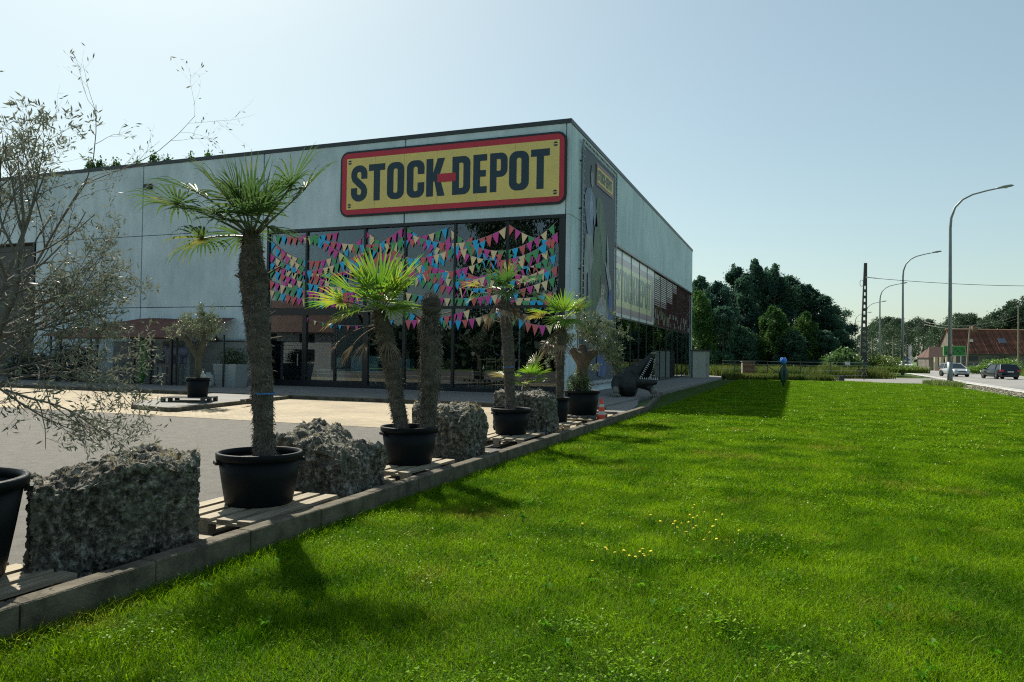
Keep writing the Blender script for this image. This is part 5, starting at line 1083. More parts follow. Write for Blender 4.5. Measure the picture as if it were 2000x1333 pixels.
# trees along and beyond the road
far=[(1690,652,520),(1703,634,450),(1718,625,400),(1735,623,360),(1752,626,330),(1772,633,300),(1792,625,270),(1812,628,250),(1834,638,230),(1852,633,215),(1872,617,195),(1892,617,190),(1912,626,190),(1930,624,185),(1950,614,185),(1972,598,180),(1996,585,180),(2030,590,180),(2070,600,185)]
fl_lab=['faraway round tree where the road vanishes','second faraway tree along the road','tall faraway tree beside the third street lamp','rounded tree behind the far cars','broad tree right of the far cars','lower tree between the far cars and the flag','round tree left of the white flag','tree above the three pale pillars','low tree left of the nearest lamp post','tree directly behind the nearest lamp post','dark domed tree over the left end of the tiled barn roof','dark round tree left of the barn chimney','tree right of the barn chimney','mid green tree over the middle of the barn roof','green tree left of the tall wooden pole','tall loose tree behind the tall wooden pole','tallest tree at the right edge over the barn','tree just past the right edge behind the barn','tree beyond the right edge behind the barn']
fp=None
for i,(px,py,D) in enumerate(far):
    lat=(px-1000)/1450*D; x,y=-.355*D+.935*lat,.935*D+.355*lat; h=(705+(px-1552)*.014-py)/1450*D+1.55; r=max(3.4,h*.36)
    if i in (0,3,14): q=maketree('roadside_tree','round',90+i,h,r,9000 if i!=14 else 12000,lfar,fl_lab[i],'trees beyond the road',(x,y,0),.55 if i<14 else .42,.08); fp=(q,h,r) if i==0 else fp; 
    if i==0: fps=[(q,h,r)]
    elif i in (3,14): fps.append((q,h,r))
    else:
        q,h0,r0=fps[min(len(fps)-1,i%3 if i<14 else 2)]; copy_tree(q,loc=(x,y,0),rz=i*1.9,scale=(r/r0,r/r0,h/h0),label=fl_lab[i])
# trees and hedge across the street behind the viewer, seen in the glass
for i,(x,y,h,lab) in enumerate([(-29,-28,24,'tree across the yard reflected in the shop front'),(-36,-33,22,'second tree across the yard reflected in the shop front'),(-84,-26,9,'tree beside the white gabled house')]):
    copy_tree(fps[0][0],loc=(x,y,0),rz=i,scale=(4/fps[0][2],4/fps[0][2],h/fps[0][1]),label=lab)
# far hedgerow lines closing the horizon
def hedge(label,x0,y0,x1,y1,h,seed,n=16000,w=6):
    rg=np.random.RandomState(seed); t=rg.rand(n); hh=h*(.55+.45*np.abs(np.sin(t*23+seed)*np.cos(t*61)))*rg.rand(n)**.6
    P=np.stack([x0+(x1-x0)*t+rg.normal(size=n)*w*.3,y0+(y1-y0)*t+rg.normal(size=n)*w*.3,hh],1)
    o=leaves('hedgerow',P,1.3,lfar,None,rg,.7); tag(o,label,'hedge',kind='stuff')
hedge('faraway hedge line left of the road on the horizon',-60,420,14,380,6,1); hedge('faraway wood edge right of the road on the horizon',60,330,420,300,12,2,26000,14); hedge('wood edge far behind the shop',-420,330,-60,420,13,3,20000,14)
# ------------------------------------------------------------- weeds, bushes along the field edge
lw=leafmat('weed_leaf',(.05,.095,.018),(.14,.165,.04),.4,.45,.01)
def blades(n,fx,h0,h1,w_,seed,lean=.35):
    rg=np.random.RandomState(seed); B=fx(rg,n); h=(h0+(h1-h0)*rg.rand(n))[:,None]; a=rg.rand(n)*6.283; s=np.stack([np.cos(a),np.sin(a),0*a],1)*w_*(.6+.8*rg.rand(n))[:,None]
    ln=rg.normal(size=(n,3))*lean*h*np.array([1,1,0]); mid=B+ln*.35+np.array([0,0,.6])*h; tip=B+ln+np.array([0,0,1])*h
    V=np.stack([B-s,B+s,mid-s*.8,mid+s*.8,tip],1).reshape(-1,3); k=np.arange(n)[:,None]*5
    T=np.concatenate([k+np.array([[0,1,3]]),k+np.array([[0,3,2]]),k+np.array([[2,3,4]])],0); return V,T
def weedstrip(name,label,n,x0,y0,x1,y1,wd,h0,h1,seed,mt=lw,w_=.03,lean=.35):
    def fx(rg,n):
        t=np.clip(rg.rand(26)[rg.randint(0,26,n)]+rg.normal(size=n)*.035,0,1); q=rg.rand(n)-.5; dx,dy=x1-x0,y1-y0; l=math.hypot(dx,dy); return np.stack([x0+dx*t-dy/l*q*wd,y0+dy*t+dx/l*q*wd,0*t-.02],1)
    V,T=blades(n,fx,h0,h1,w_,seed,lean); o=quads_np(name,V,T,mt); return tag(o,label,'weeds',kind='stuff')
weedstrip('tall_weeds','tall yellow green weeds along the field fence behind the lawn',11000,-7.0,66.5,7.0,75,5,.35,1.15,1)
weedstrip('tall_weeds','lower grass in front of the field fence',9000,-5.0,59.6,3.4,62.8,1.6,.12,.55,2)
weedstrip('verge_grass','rough grass on the bank between the lamps and the concrete pole',26000,9.0,80,13.0,200,6,.3,.75,3,leafmat('verge_leaf',(.09,.16,.02),(.15,.20,.04),.45,.5,.06),.05)
for o in (bpy.data.objects['verge_grass'],): o.location.z=.45
weedstrip('verge_grass','long grass along the far side of the road',26000,rl(60)+14,60,rl(200)+15,200,5,.3,.9,4,MAT['verge_leaf'],.05)
weedstrip('verge_grass','thin grass at the foot of the nearest lamp post',3500,9.0,52.5,9.4,60,1.8,.08,.4,5,MAT['verge_leaf'],.02)
def bush(label,loc,rx,rz,mt,seed,leaf=.12,n=3000,name='roadside_bush'):
    e=empty(name,loc,0,label,'bush'); leafcloud('foliage',n,leaf,(0,0,rz*.5),(rx,rx*.8,rz*.55),mt,e,seed,fill=.3,aspect=.6)
    b=MB()
    for k in range(5): b.tube([(0,0,-.1),(.4*rx*math.cos(k*1.3),.4*rx*math.sin(k*1.3),rz*.7)],[.03,.01],4)
    b.build('stems',mtk,e); return e
bush('large leaved green shrub left of the concrete pole',(4.3,77.5,0),1.9,2.6,leafmat('shrub_leaf',(.05,.12,.03),(.11,.19,.05),.4,1.5,.05,.4),1,.34,1800)
bush('low shrub with pale seed heads at the foot of the large leaved shrub',(2.9,74.5,0),1.5,1.2,lw,2,.14)
bush('bushy growth right behind the concrete pole',(8.2,84.5,.3),2.2,1.9,MAT['verge_leaf'],3,.16,5000)
bush('dark low bush between the pole and the shrub',(5.6,79.5,0),1.2,1.4,ldark,4,.14)
bush('bright green bush beside the barn across the road',(25.0,112,0),2.6,2.1,leafmat('bright_bush',(.09,.20,.02),(.16,.26,.05),.45,1.5,.04),5,.2)
bush('low green bush on the verge left of the dark car',(23.5,118,0),1.8,1.1,MAT['bright_bush'],6,.2,1800)
bush('dark clipped hedge bush beside the small road signs',(24.8,165,0),2.2,3.0,ldark,7,.25)
# ------------------------------------------------------------- small built things behind the lawn
e=empty('utility_cabinet',(-6.75,58.3,0),R(14),'pale concrete cabinet with dark lid at the far corner of the shop','utility cabinet')
box('body',-.62,.62,-.5,.5,0,2.1,mat('cabinet_grey',(.36,.37,.32),.7,(.42,.43,.38),1.5),e,.01); box('lid',-.70,.70,-.58,.58,2.1,2.19,mat('lid_dark',(.05,.055,.05),.7),e); box('door',.38,.6,-.512,-.50,.08,2.0,mat('cabinet_door',(.30,.31,.27),.6),e); box('door_handle',.42,.45,-.54,-.512,1.0,1.15,mdark,e)
# brick pillar built of its bricks
mbk=mat('brick_red',(.15,.07,.05),.85,(.24,.12,.08),3,5,.3,rand=.25); mjoint=mat('mortar',(.20,.18,.16),.9)
e=empty('brick_pillar',(-3.6,64.6,0),R(12),'low square brick pillar among the tall weeds','pillar'); box('core',-.49,.49,-.39,.39,0,1.33,mjoint,e)
pair=[('brick',-.5,.0),('brick',.0,.5)]
bm_=MB().box(-.12,.12,-.02,.02,0,.058).build('brick',mbk,e); first=True
for r_ in range(20):
    z=.01+r_*.066
    for c_ in range(4):
        x=-.375+c_*.25+(.06 if r_%2 else -.06)
        if first: o=bm_; first=False
        else: o=bm_.copy(); COL.objects.link(o)
        o.location=(max(-.38,min(.38,x)),-.395,z)
box('cap_stone',-.55,.55,-.45,.45,1.33,1.40,mat('cap_grey',(.16,.15,.14),.8),e)
# wire fence
e=empty('field_fence',(-5.5,62.6,0),math.atan2(3.6,12.0),'thin wire fence with dark posts in front of the weeds','fence')
for i,x in enumerate((1.0,3.6,6.2,8.6,11.2)): MB().tube([(x,0,-.1),(x+.02,0,1.45)],.035,6).build('post',mdark,e)
for z in (.35,.75,1.15,1.4): MB().tube([(0,0,z),(6,0,z-.02),(11.5,0,z)],.008,4).build('wire',mgalv,e)
MB().tube([(3.6,0,1.0),(5.2,0,.05)],.03,5).build('brace',mdark,e)
MB().tube([(1.9,0,1.42),(3.6,0,1.40)],.03,5).build('rail',mdark,e)
e=empty('lawn_edging_rail',(-5.0,60.2,0),math.atan2(3.6,12.0),'low dark timber rail along the back edge of the lawn','rail')
for k in range(5): box('rail_board',.05+k*1.7,1.7+k*1.7,-.04,.04,.02,.16,mdark,e)
box('end_block',8.5,8.95,-.15,.15,0,.36,mdark,e)
e=empty('notice_board',(4.55,74.2,0),R(15),'small white notice plate in front of the large leaved shrub','notice'); box('plate',-.2,.2,-.01,.01,1.15,1.45,mwhite,e); box('post',-.02,.02,.012,.04,0,1.4,mgalv,e)
e=empty('dark_bin',(5.5,72.0,0),R(20),'squat black bin or box standing left of the concrete pole','bin'); box('body',-.42,.42,-.3,.3,0,.75,mdark,e,.05); box('lid',-.45,.45,-.33,.33,.75,.83,mdark,e,.02)
# ------------------------------------------------------------- street lamps
mlamp=mat('lamp_grey',(.17,.21,.22),.5,(.22,.26,.27),2,metal=.3)
la=[(9.75,57.0,.0,'nearest tall grey street lamp at the lawn corner'),(10.79,88.9,.0,'second nearest grey street lamp on the grass bank'),(11.9,123.2,0,'third grey street lamp from the viewer'),(13.0,160,0,'fourth grey street lamp, arm just right of the concrete pole'),(13.6,196,0,'fifth grey street lamp, left of the concrete pole'),(15.4,235,0,'sixth small street lamp beside the concrete pole'),(17,275,0,'farthest small street lamp near the end of the grove')]
def lamp(x,y,lab):
    e=empty('street_lamp',(x,y,-.05),R(0),lab,'street lamp','street lamps along the near side of the road')
    MB().tube([(0,0,0),(0,0,1.6)],[.17,.165],14).build('base_sleeve',mlamp,e,True)
    MB().tube([(0,0,1.6),(0,0,6),(0,0,10.6),(.05,0,11.3),(.28,0,12.0),(.72,0,12.5),(1.3,0,12.8),(2.1,0,13.0),(2.75,0,13.12)],[.135,.115,.09,.085,.075,.065,.055,.05,.045],12).build('pole',mlamp,e,True)
    V=[];n=10
    b=MB(); b.tube([(2.6,0,13.08),(2.75,0,13.12),(3.1,0,13.22),(3.5,0,13.28),(3.65,0,13.27)],[.06,.10,.15,.13,.03],12)
    b.v=[(x_,y_*1.15,13.15+(z_-13.15)*.62+ (x_-2.75)*.03) for x_,y_,z_ in b.v]; b.build('lamp_head',mlamp,e,True)
    MB().lathe([(.001,0),(.09,.0),(.11,.05)],12).build('lens',mat('lamp_lens',(.4,.42,.42),.2),e,loc=(3.2,0,13.10))
    MB().box(-.07,.07,-.18,-.165,.5,.95).build('access_door',mlamp,e); MB().tube([(0,0,2.02),(0,0,2.10)],.14,14).build('band',mdark,e)
    return e
l0=lamp(*la[0][:2],la[0][3])
for x,y,_z,lab in la[1:]: copy_tree(l0,loc=(x,y,-.05),label=lab)
# concrete pole with openings, and its wire
mcp=mat('pole_concrete',(.045,.048,.044),.9,(.075,.078,.07),5)
e=empty('concrete_pole',(6.3,80.6,0),R(10),'dark tapering concrete pole with a row of openings','utility pole'); H=11.2
e.rotation_euler=(0,R(1.0),R(10))
for s in (-1,1):
    b=MB(); b.add([(s*.27-.09,-.1,-.1),(s*.27+.09,-.1,-.1),(s*.27+.09,.1,-.1),(s*.27-.09,.1,-.1),(s*.09-.05,-.07,H),(s*.09+.05,-.07,H),(s*.09+.05,.07,H),(s*.09-.05,.07,H)],[(0,3,2,1),(4,5,6,7),(0,1,5,4),(1,2,6,5),(2,3,7,6),(3,0,4,7)]); b.build('side_rail',mcp,e)
z=0
while z<H:
    hw=.27+(.09-.27)*z/H; t=2.4 if z<1 else (.28 if z<8.8 else 2.4); t=min(t,H-z); MB().box(-hw,hw,-.06,.06,z,z+t).build('rung',mcp,e); z+=t+.34
wv=empty('overhead_wire',(0,0,0),0,'single overhead wire running right from the concrete pole','wire')
pts=[];A=Vector((6.7,80.6,9.75));B_=Vector((44,92,10.6))
for k in range(25): t=k/24; p=A.lerp(B_,t); p.z-=1.1*4*t*(1-t); pts.append(p)
MB().tube(pts,.025,5).build('wire',mdark,wv); MB().tube([(6.5,80.55,9.8),(7.5,80.9,9.7)],.05,6).build('insulator',mwhite,wv)
b=MB(); pts=[(6.35+.16*math.cos(t/12*6.28)-.2,80.5,9.2+.32*math.sin(t/12*6.28)) for t in range(13)]; b.tube(pts,.02,4).build('cable_loop',mdark,wv)
def pole(label,x,y,h,r=.12,tilt=0,mt=None):
    e=empty('wooden_pole',(x,y,0),0,label,'utility pole','wooden poles beyond the road'); e.rotation_euler=(0,tilt,0)
    MB().tube([(0,0,-.1),(0,0,h)],[r,r*.7],8).build('shaft',mt or mat('pole_wood',(.20,.17,.12),.9,(.27,.23,.17),3),e); MB().tube([(-.25,0,h-.4),(.25,0,h-.4)],.04,5).build('insulator_bar',mdark,e); return e
pole('wooden pole at the far end of the overhead wire beyond the right edge',44,92,11)
pole('tall wooden pole in front of the right part of the barn',34.0,142,10.9,.14)
pole('leaning wooden pole in front of the barn right of the nearest lamp',27.0,143.8,7.6,.16,R(4))
pole('dark thin pole left of the pale pillars',24.1,168,10.0,.12,0,mdark)
pole('slim grey pole beside the white flag',22.4,178,9.2,.10,0,mdark)
pole('short pole among the far trees left of the far cars',23,262,9,.14); pole('second short pole among the far trees behind the far cars',27,280,9,.14); pole('third short pole right of the far cars',29,262,9.4,.14)
w2=empty('overhead_wire',(0,0,0),0,'pair of sagging wires in front of the far trees and barn roof','wire')
for dz in (0,.5):
    pts=[]; A=Vector((24.1,168,9.6-dz));B_=Vector((34,142,9.3-dz))
    for k in range(17): t=k/16; p=A.lerp(B_,t); p.z-=1.3*4*t*(1-t); pts.append(p)
    MB().tube(pts,.02,4).build('wire',mdark,w2)
    pts=[]; A=Vector((22.4,178,9.0-dz)); B_=Vector((24.1,168,9.6-dz))
    for k in range(9): t=k/8; p=A.lerp(B_,t); p.z-=.8*4*t*(1-t); pts.append(p)
    MB().tube(pts,.02,4).build('wire',mdark,w2)
# ------------------------------------------------------------- barn across the road
rng_=random.Random(5)
bn2=empty('brick_barn',(27.6,155.5,0),R(17),'long low brick barn with a red tiled roof and chimney','barn')
mwall=mat('barn_brick',(.13,.115,.095),.9,(.19,.17,.14),1.2,7,.3,objco=True); mtile=mat('roof_tile',(.23,.080,.045),.85,(.12,.05,.035),.7,8,.2,20,rand=.4)
LB=42
box('wall',0,LB,0,7,0,3.2,mwall,bn2)
mesh('gable',[(0,0,3.2),(0,7,3.2),(0,3.5,7.6)],[(0,1,2)],mwall,bn2); mesh('gable',[(LB,0,3.2),(LB,7,3.2),(LB,3.5,7.6)],[(0,2,1)],mwall,bn2)
# tiled roof: long strips of pantiles, one column a piece
def strip():
    b=MB(); n=20
    for k in range(n):
        t0=k/n;t1=(k+1)/n; y0=-.35+3.85*t0;y1=-.35+3.85*t1+.03; z0=3.05+4.6*t0;z1=3.05+4.6*t1
        b.add([(0,y0,z0+.04),(.14,y0-.02,z0+.13),(.28,y0,z0+.04),(0,y1,z1),(.14,y1-.02,z1+.09),(.28,y1,z1)],[(0,1,4,3),(1,2,5,4)])
    return b
s0=strip().build('tile_column',mtile,bn2); s0.location=(-.2,0,0)
for k in range(1,152): o=s0.copy(); COL.objects.link(o); o.location=(-.2+k*.28,0,rng_.uniform(-.02,.02))
mesh('rear_roof',[(-.2,7.3,3.05),(LB+.2,7.3,3.05),(LB+.2,3.5,7.62),(-.2,3.5,7.62)],[(0,1,2,3)],mtile,bn2)
MB().tube([(-.2,3.5,7.68),(LB+.2,3.5,7.68)],.13,6).build('ridge',mat('ridge_tile',(.26,.14,.09),.8),bn2)
box('gutter',-.2,LB+.2,-.48,-.36,3.0,3.1,mdark,bn2)
c_=box('chimney',4.5,5.3,3.1,3.9,6.9,8.3,mat('chimney_brick',(.22,.13,.075),.9,(.15,.09,.055),3),bn2)
for x in (8.3,19.8): 
    f=MB().add([(x,1.35,5.05),(x+1.3,1.35,5.05),(x+1.3,2.05,5.9),(x,2.05,5.9),(x,1.2,5.2),(x+1.3,1.2,5.2),(x+1.3,1.9,6.05),(x,1.9,6.05)],[(0,3,2,1),(4,5,6,7),(0,1,5,4),(1,2,6,5),(2,3,7,6),(3,0,4,7)]).build('skylight',mat('skylight_glass',(.12,.13,.17),.2),bn2)
for x in (3.0,16.0): f=box('roof_vent',x,x+.6,1.2,1.7,5.3,5.8,mwhite,bn2)
for x in (2.2,7.6,11.9,15.5,23,30): f=box('window',x,x+1.6,-.06,.05,1.9,2.7,mdark,bn2); box('lintel',x-.1,x+1.7,-.08,.0,2.72,2.86,mwall,f)
for x in (5.3,13.4,19.6,27): f=box('barn_door',x,x+1.9,-.07,.05,0,2.5,mat('barn_door_grey',(.07,.085,.08),.8),bn2)
for x in (-.1,6.5,13,19.5,26): box('pilaster',x,x+.3,-.1,.0,0,3.0,mwall,bn2)
e=empty('brick_annex',(24.2,152.5,0),R(17),'small brick outhouse with a dull tiled roof left of the barn','outhouse')
box('wall',-1.6,2.6,0,4,0,2.4,mwall,e); MB().add([(-1.8,-.3,2.3),(2.7,-.3,2.3),(2.7,2,4.3),(-.6,2,4.3),(-1.8,4.3,2.3),(2.7,4.3,2.3)],[(0,1,2,3),(3,2,5,4),(0,3,4)]).build('roof',mat('dull_tile',(.085,.045,.036),.9,(.11,.065,.05),2),e); box('door',.4,1.3,-.05,.05,0,1.9,mdark,e)
e=empty('pale_pillars',(23.2,150,0),R(17),'three pale upright concrete slabs beside the road','pillars')
for k in range(3): box('slab',k*1.0,k*1.0+.55,-.15,.15,0,2.4,mat('slab_cream',(.45,.38,.24),.8,(.52,.45,.30),2),e)
# green billboard on posts
e=empty('roadside_billboard',(20.0,114,0),R(14),'green roadside billboard partly behind the nearest lamp post','billboard')
box('panel',-1.35,1.35,-.05,.05,2.45,3.65,mat('board_green',(.02,.17,.03),.5),e); 
for z0,z1,x0,x1 in ((3.65,3.72,-1.4,1.4),(2.38,2.45,-1.4,1.4),(2.45,3.65,-1.4,-1.35),(2.45,3.65,1.35,1.4)): box('frame',x0,x1,-.07,.06,z0,z1,mat('frame_lime',(.18,.50,.16),.5),e)
for k in range(9): MB().lathe([(.001,0),(.13,0),(.13,.02),(.001,.02)],8).build('dot',mat('dot_green',(.012,.06,.015),.6),e,loc=(-1.0+.28*k,-.055,2.75+.55*((k*2)%3)/2),rot=(R(90),0,0))
for x in (-.9,.9): box('post',x-.05,x+.05,.065,.16,0,3.6,mgalv,e)
# flag
e=empty('white_flag',(21.7,170,0),R(8),'limp white flag on a pole beside the road','flag'); MB().tube([(0,0,0),(0,0,4.8)],.05,6).build('pole',mgalv,e)
V=[];Q=[]
for j in range(11):
    for i in range(4): V.append((.1+.5*i/3*(1+.2*math.sin(j)),.1*math.sin(i*2+j*.8),4.7-j*.33))
for j in range(10):
    for i in range(3): k=j*4+i; Q.append((k,k+1,k+5,k+4))
mesh('cloth',V,Q,mwhite,e,True)
e=empty('road_sign_frame',(19.6,160,0),0,'small white framed sign beside the white flag','road sign'); 
for x in (-.1,1.1): MB().tube([(x,0,0),(x,0,2.2)],.06,6).build('post',mwhite,e)
box('panel',-.1,1.1,-.03,.03,1.7,2.1,mat('sign_blue',(.05,.12,.2),.5),e)
e=empty('reflector_post',(23.1,109,0),0,'round white marker on a thin post by the dark car','marker'); MB().tube([(0,0,0),(0,0,1.1)],.03,5).build('post',mgalv,e); MB().lathe([(.001,0),(.2,0),(.2,.04),(.001,.04)],14).build('disc',mwhite,e,loc=(0,-.04,1.3),rot=(R(90),0,0))
# slat fence behind the roadside verge
e=empty('garden_fence',(26,150,0),R(14),'low dark wire fence in front of the barn','fence')
for k in range(14): MB().tube([(k*2.2-3,0,0),(k*2.2-3,0,1.5)],.05,5).build('post',mgalv,e)
for z in (.5,1.0,1.45): MB().tube([(-3,0,z),(25.6,0,z)],.02,4).build('wire',mgalv,e)
e=empty('garden_wall',(17.6,240,0),R(84),'long low bluish garden wall beyond the far cars','wall'); box('wall',0,38,-9.6,-9.4,0,1.5,mat('wall_blue',(.10,.13,.16),.8),e)
# white house behind the viewer, seen mirrored in the shop doors
e=empty('white_house',(-46,-9,0),R(-12),'white rendered gabled house with a red roof across the street','house'); e.scale=(1,1,.72); mh=mat('render_white',(.36,.36,.34),.8)
MB().add([(-6,0,0),(6,0,0),(6,9,0),(-6,9,0),(-6,0,5),(6,0,5),(6,9,5),(-6,9,5),(-6,4.5,9),(6,4.5,9)],[(0,1,5,4),(1,2,6,9,5),(2,3,7,6),(3,0,4,8,7)]).build('wall',mh,e)
MB().add([(-6.3,-.4,4.7),(6.3,-.4,4.7),(6.3,4.5,9.1),(-6.3,4.5,9.1),(-6.3,9.4,4.7),(6.3,9.4,4.7)],[(0,1,2,3),(3,2,5,4)]).build('roof',MAT['dull_tile'],e)
for x in (-4,-.6,3): f=box('window',x,x+1.4,8.98,9.04,1.2,2.6,mdark,e); box('window',x,x+1.4,8.98,9.04,3.5,4.5,mdark,e)
e=empty('long_house',(-72,-48,0),R(-4),'long brick house with a red roof across the street','house')
box('wall',-11,11,0,8,0,3.2,mwall,e); MB().add([(-11.3,-.4,3.0),(11.3,-.4,3.0),(11.3,4,7.6),(-11.3,4,7.6),(-11.3,8.4,3.0),(11.3,8.4,3.0)],[(0,1,2,3),(3,2,5,4),(0,3,4),(1,5,2)]).build('roof',MAT['dull_tile'],e)
for x in (-8,-4,1,5,8): box('window',x,x+1.3,7.98,8.05,1,2.3,mwhite,e)
hedge('tall dark hedge along the street reflected in the shop front',-52,-22,-12,-24,5.5,4,9000,3)
# ------------------------------------------------------------- cars
mty=mat('tyre',(.012,.012,.012),.8); mrim=mat('wheel_rim',(.30,.31,.32),.35,metal=.7); mcg=mat('car_glass',(.012,.018,.022),.06); mlens=mat('headlight',(.62,.66,.68),.12); mtail=mat('tail_light',(.35,.015,.03),.25); mplate=mat('number_plate',(.55,.55,.53),.5)
def car(label,loc,rz,L_,W_,H_,paint,style):
    """x forward; sections of body and cabin lofted from a side outline"""
    e=empty('car',loc,rz,label,'car','cars on the road'); hw=W_/2
    gr=.20
    if style=='wagon': top=[(-.5,.62),(-.49,.92),(-.40,1.0),(.12,.98),(.25,.94),(.42,.80),(.48,.66),(.5,.5)]; cab=[(-.485,.96,0),(-.40,1,.96),(-.20,1,1.0),(.05,1,.98),(.22,.95,0)]; 
    elif style=='suv': top=[(-.5,.75),(-.48,1.02),(.15,1.04),(.28,1.02),(.44,.92),(.49,.75),(.5,.5)]; cab=[(-.47,1.0,0),(-.42,1,.95),(-.1,1,1.0),(.08,1,.97),(.26,1.0,0)]
    else: top=[(-.5,.62),(-.48,.92),(.15,.93),(.30,.86),(.44,.70),(.49,.58),(.5,.45)]; cab=[(-.47,.92,0),(-.38,1,.93),(-.12,1,1.0),(.06,1,.96),(.30,.86,0)]
    # lower body
    V=[];F=[];n=0; xs_=[t[0]*L_ for t in top]
    for i,(t,zt) in enumerate(top):
        x=t*L_; k=hw*(1-.16*max(0,abs(t)-.38)/.12); zb=gr+(.06 if abs(t)>.44 else 0)
        V+= [(x,-k*.86,zb),(x,-k,zb+.2),(x,-k*1.0,zt-.16),(x,-k*.90,zt),(x,k*.90,zt),(x,k,zt-.16),(x,k,zb+.2),(x,k*.86,zb)]
    for i in range(len(top)-1):
        a=i*8;b_=a+8
        for j in range(7): F.append((a+j,b_+j,b_+j+1,a+j+1))
        F.append((a+7,b_+7,b_,a))
    F.append(tuple(range(8))[::-1] if False else tuple(range(7,-1,-1))); F.append(tuple(range(len(top)*8-8,len(top)*8)))
    bo=mesh('body',V,F,paint,e); bv=bo.modifiers.new('b','BEVEL'); bv.width=.05; bv.segments=2; bv.limit_method='ANGLE'; bo.data.polygons.foreach_set('use_smooth',[True]*len(bo.data.polygons))
    # cabin: glass all round, roof skin and pillars in body colour
    zb=.90 if style!='suv' else 1.0; tw=hw*.72; bw_=hw*.90
    x0,x1,x2,x3=cab[0][0]*L_,cab[1][0]*L_,cab[3][0]*L_,cab[4][0]*L_; xm=cab[2][0]*L_
    mesh('windows',[(x0,-bw_,zb),(x3,-bw_,zb-.04),(x3,bw_,zb-.04),(x0,bw_,zb),(x1,-tw,H_-.05),(x2,-tw,H_-.05),(x2,tw,H_-.05),(x1,tw,H_-.05)],[(0,1,5,4),(1,2,6,5),(2,3,7,6),(3,0,4,7),(4,5,6,7)],mcg,e)
    V=[(x1,-tw,H_-.06),(xm,-tw*1.01,H_-.02),(x2,-tw,H_-.07),(x1,0,H_-.02),(xm,0,H_+.01),(x2,0,H_-.03),(x1,tw,H_-.06),(xm,tw*1.01,H_-.02),(x2,tw,H_-.07)]
    o=mesh('roof',V,[(0,1,4,3),(1,2,5,4),(3,4,7,6),(4,5,8,7)],paint,e,True); o.modifiers.new('s','SOLIDIFY').thickness=.05
    for s in (-1,1):
        for (a,b_) in (((x0,s*bw_,zb),(x1,s*tw,H_-.06)),((x3,s*bw_,zb-.04),(x2,s*tw,H_-.06)),((xm*.9+x0*.1,s*bw_*1.005,zb),(xm*.9+x0*.1,s*tw*1.01,H_-.05))): MB().tube([a,b_],.04,6).build('pillar',paint,e)
        MB().tube([(x1,s*tw,H_-.05),(x2,s*tw,H_-.05)],.035,6).build('roof_rail',paint,e)
        MB().box(x3-.35,x3-.15,s*(hw*.98),s*(hw*1.14),zb-.02,zb+.14).build('mirror',paint,e)
        f=L_*.5-.07; MB().box(f-.20,f-.02,min(s*hw*.52,s*hw*.88),max(s*hw*.52,s*hw*.88),.60,.78).build('headlight',mlens,e)
        MB().box(-L_*.5-.01,-L_*.5+.2,min(s*hw*.60,s*hw*.93),max(s*hw*.60,s*hw*.93),.72,.90).build('tail_light',mtail,e)
        for x in (L_*.31,-L_*.30):
            w_=MB().lathe([(.19,-.1),(.30,-.11),(.325,-.06),(.325,.06),(.30,.11),(.19,.1)],20).build('wheel',mty,e,True,loc=(x,s*(hw-.10),.325),rot=(R(90),0,0))
            MB().lathe([(.001,-.105),(.06,-.105),(.08,-.08),(.19,-.09),(.19,.09),(.08,.08),(.06,.105),(.001,.105)],14).build('rim',mrim,w_,True)
            MB().lathe([(.001,-.01),(.37,-.01),(.37,.01),(.001,.01)],18).build('wheel_arch',mdark,e,loc=(x,s*(hw*.985),.345),rot=(R(90),0,0))
    MB().box(L_*.5-.06,L_*.5+.005,-hw*.45,hw*.45,.48,.62).build('grille',mdark,e); MB().box(L_*.5-.06,L_*.5+.01,-hw*.7,hw*.7,.24,.36).build('lower_intake',mdark,e)
    MB().box(L_*.5,L_*.5+.02,-.26,.26,.38,.48).build('number_plate',mplate,e); MB().box(-L_*.5-.02,-L_*.5,-.26,.26,.66,.77).build('number_plate',mplate,e)
    MB().box(-L_*.5-.01,-L_*.5+.06,-hw*.78,hw*.78,.24,.36).build('rear_bumper',mdark,e)
    return e
pn=mat('paint_dark_blue',(.012,.02,.03),.18,metal=.3); pw_=mat('paint_white',(.60,.62,.62),.22); psi=mat('paint_silver',(.42,.46,.48),.25,metal=.3)
car('dark blue estate car driving away at the right edge',(18.6,84.2,-.01),R(92+8),4.6,1.85,1.45,pn,'wagon')
car('small silver white hatchback approaching behind the nearest lamp',(16.2,92.5,-.01),R(-92.2+18),3.7,1.72,1.46,psi,'hatch')
car('white crossover car approaching in the distance',(22.2,178,-.01),R(-92.2+12),4.4,1.9,1.65,pw_,'suv')
car('pale grey car following the white crossover',(20.6,190,-.01),R(-92.2+10),4.3,1.8,1.45,psi,'hatch')
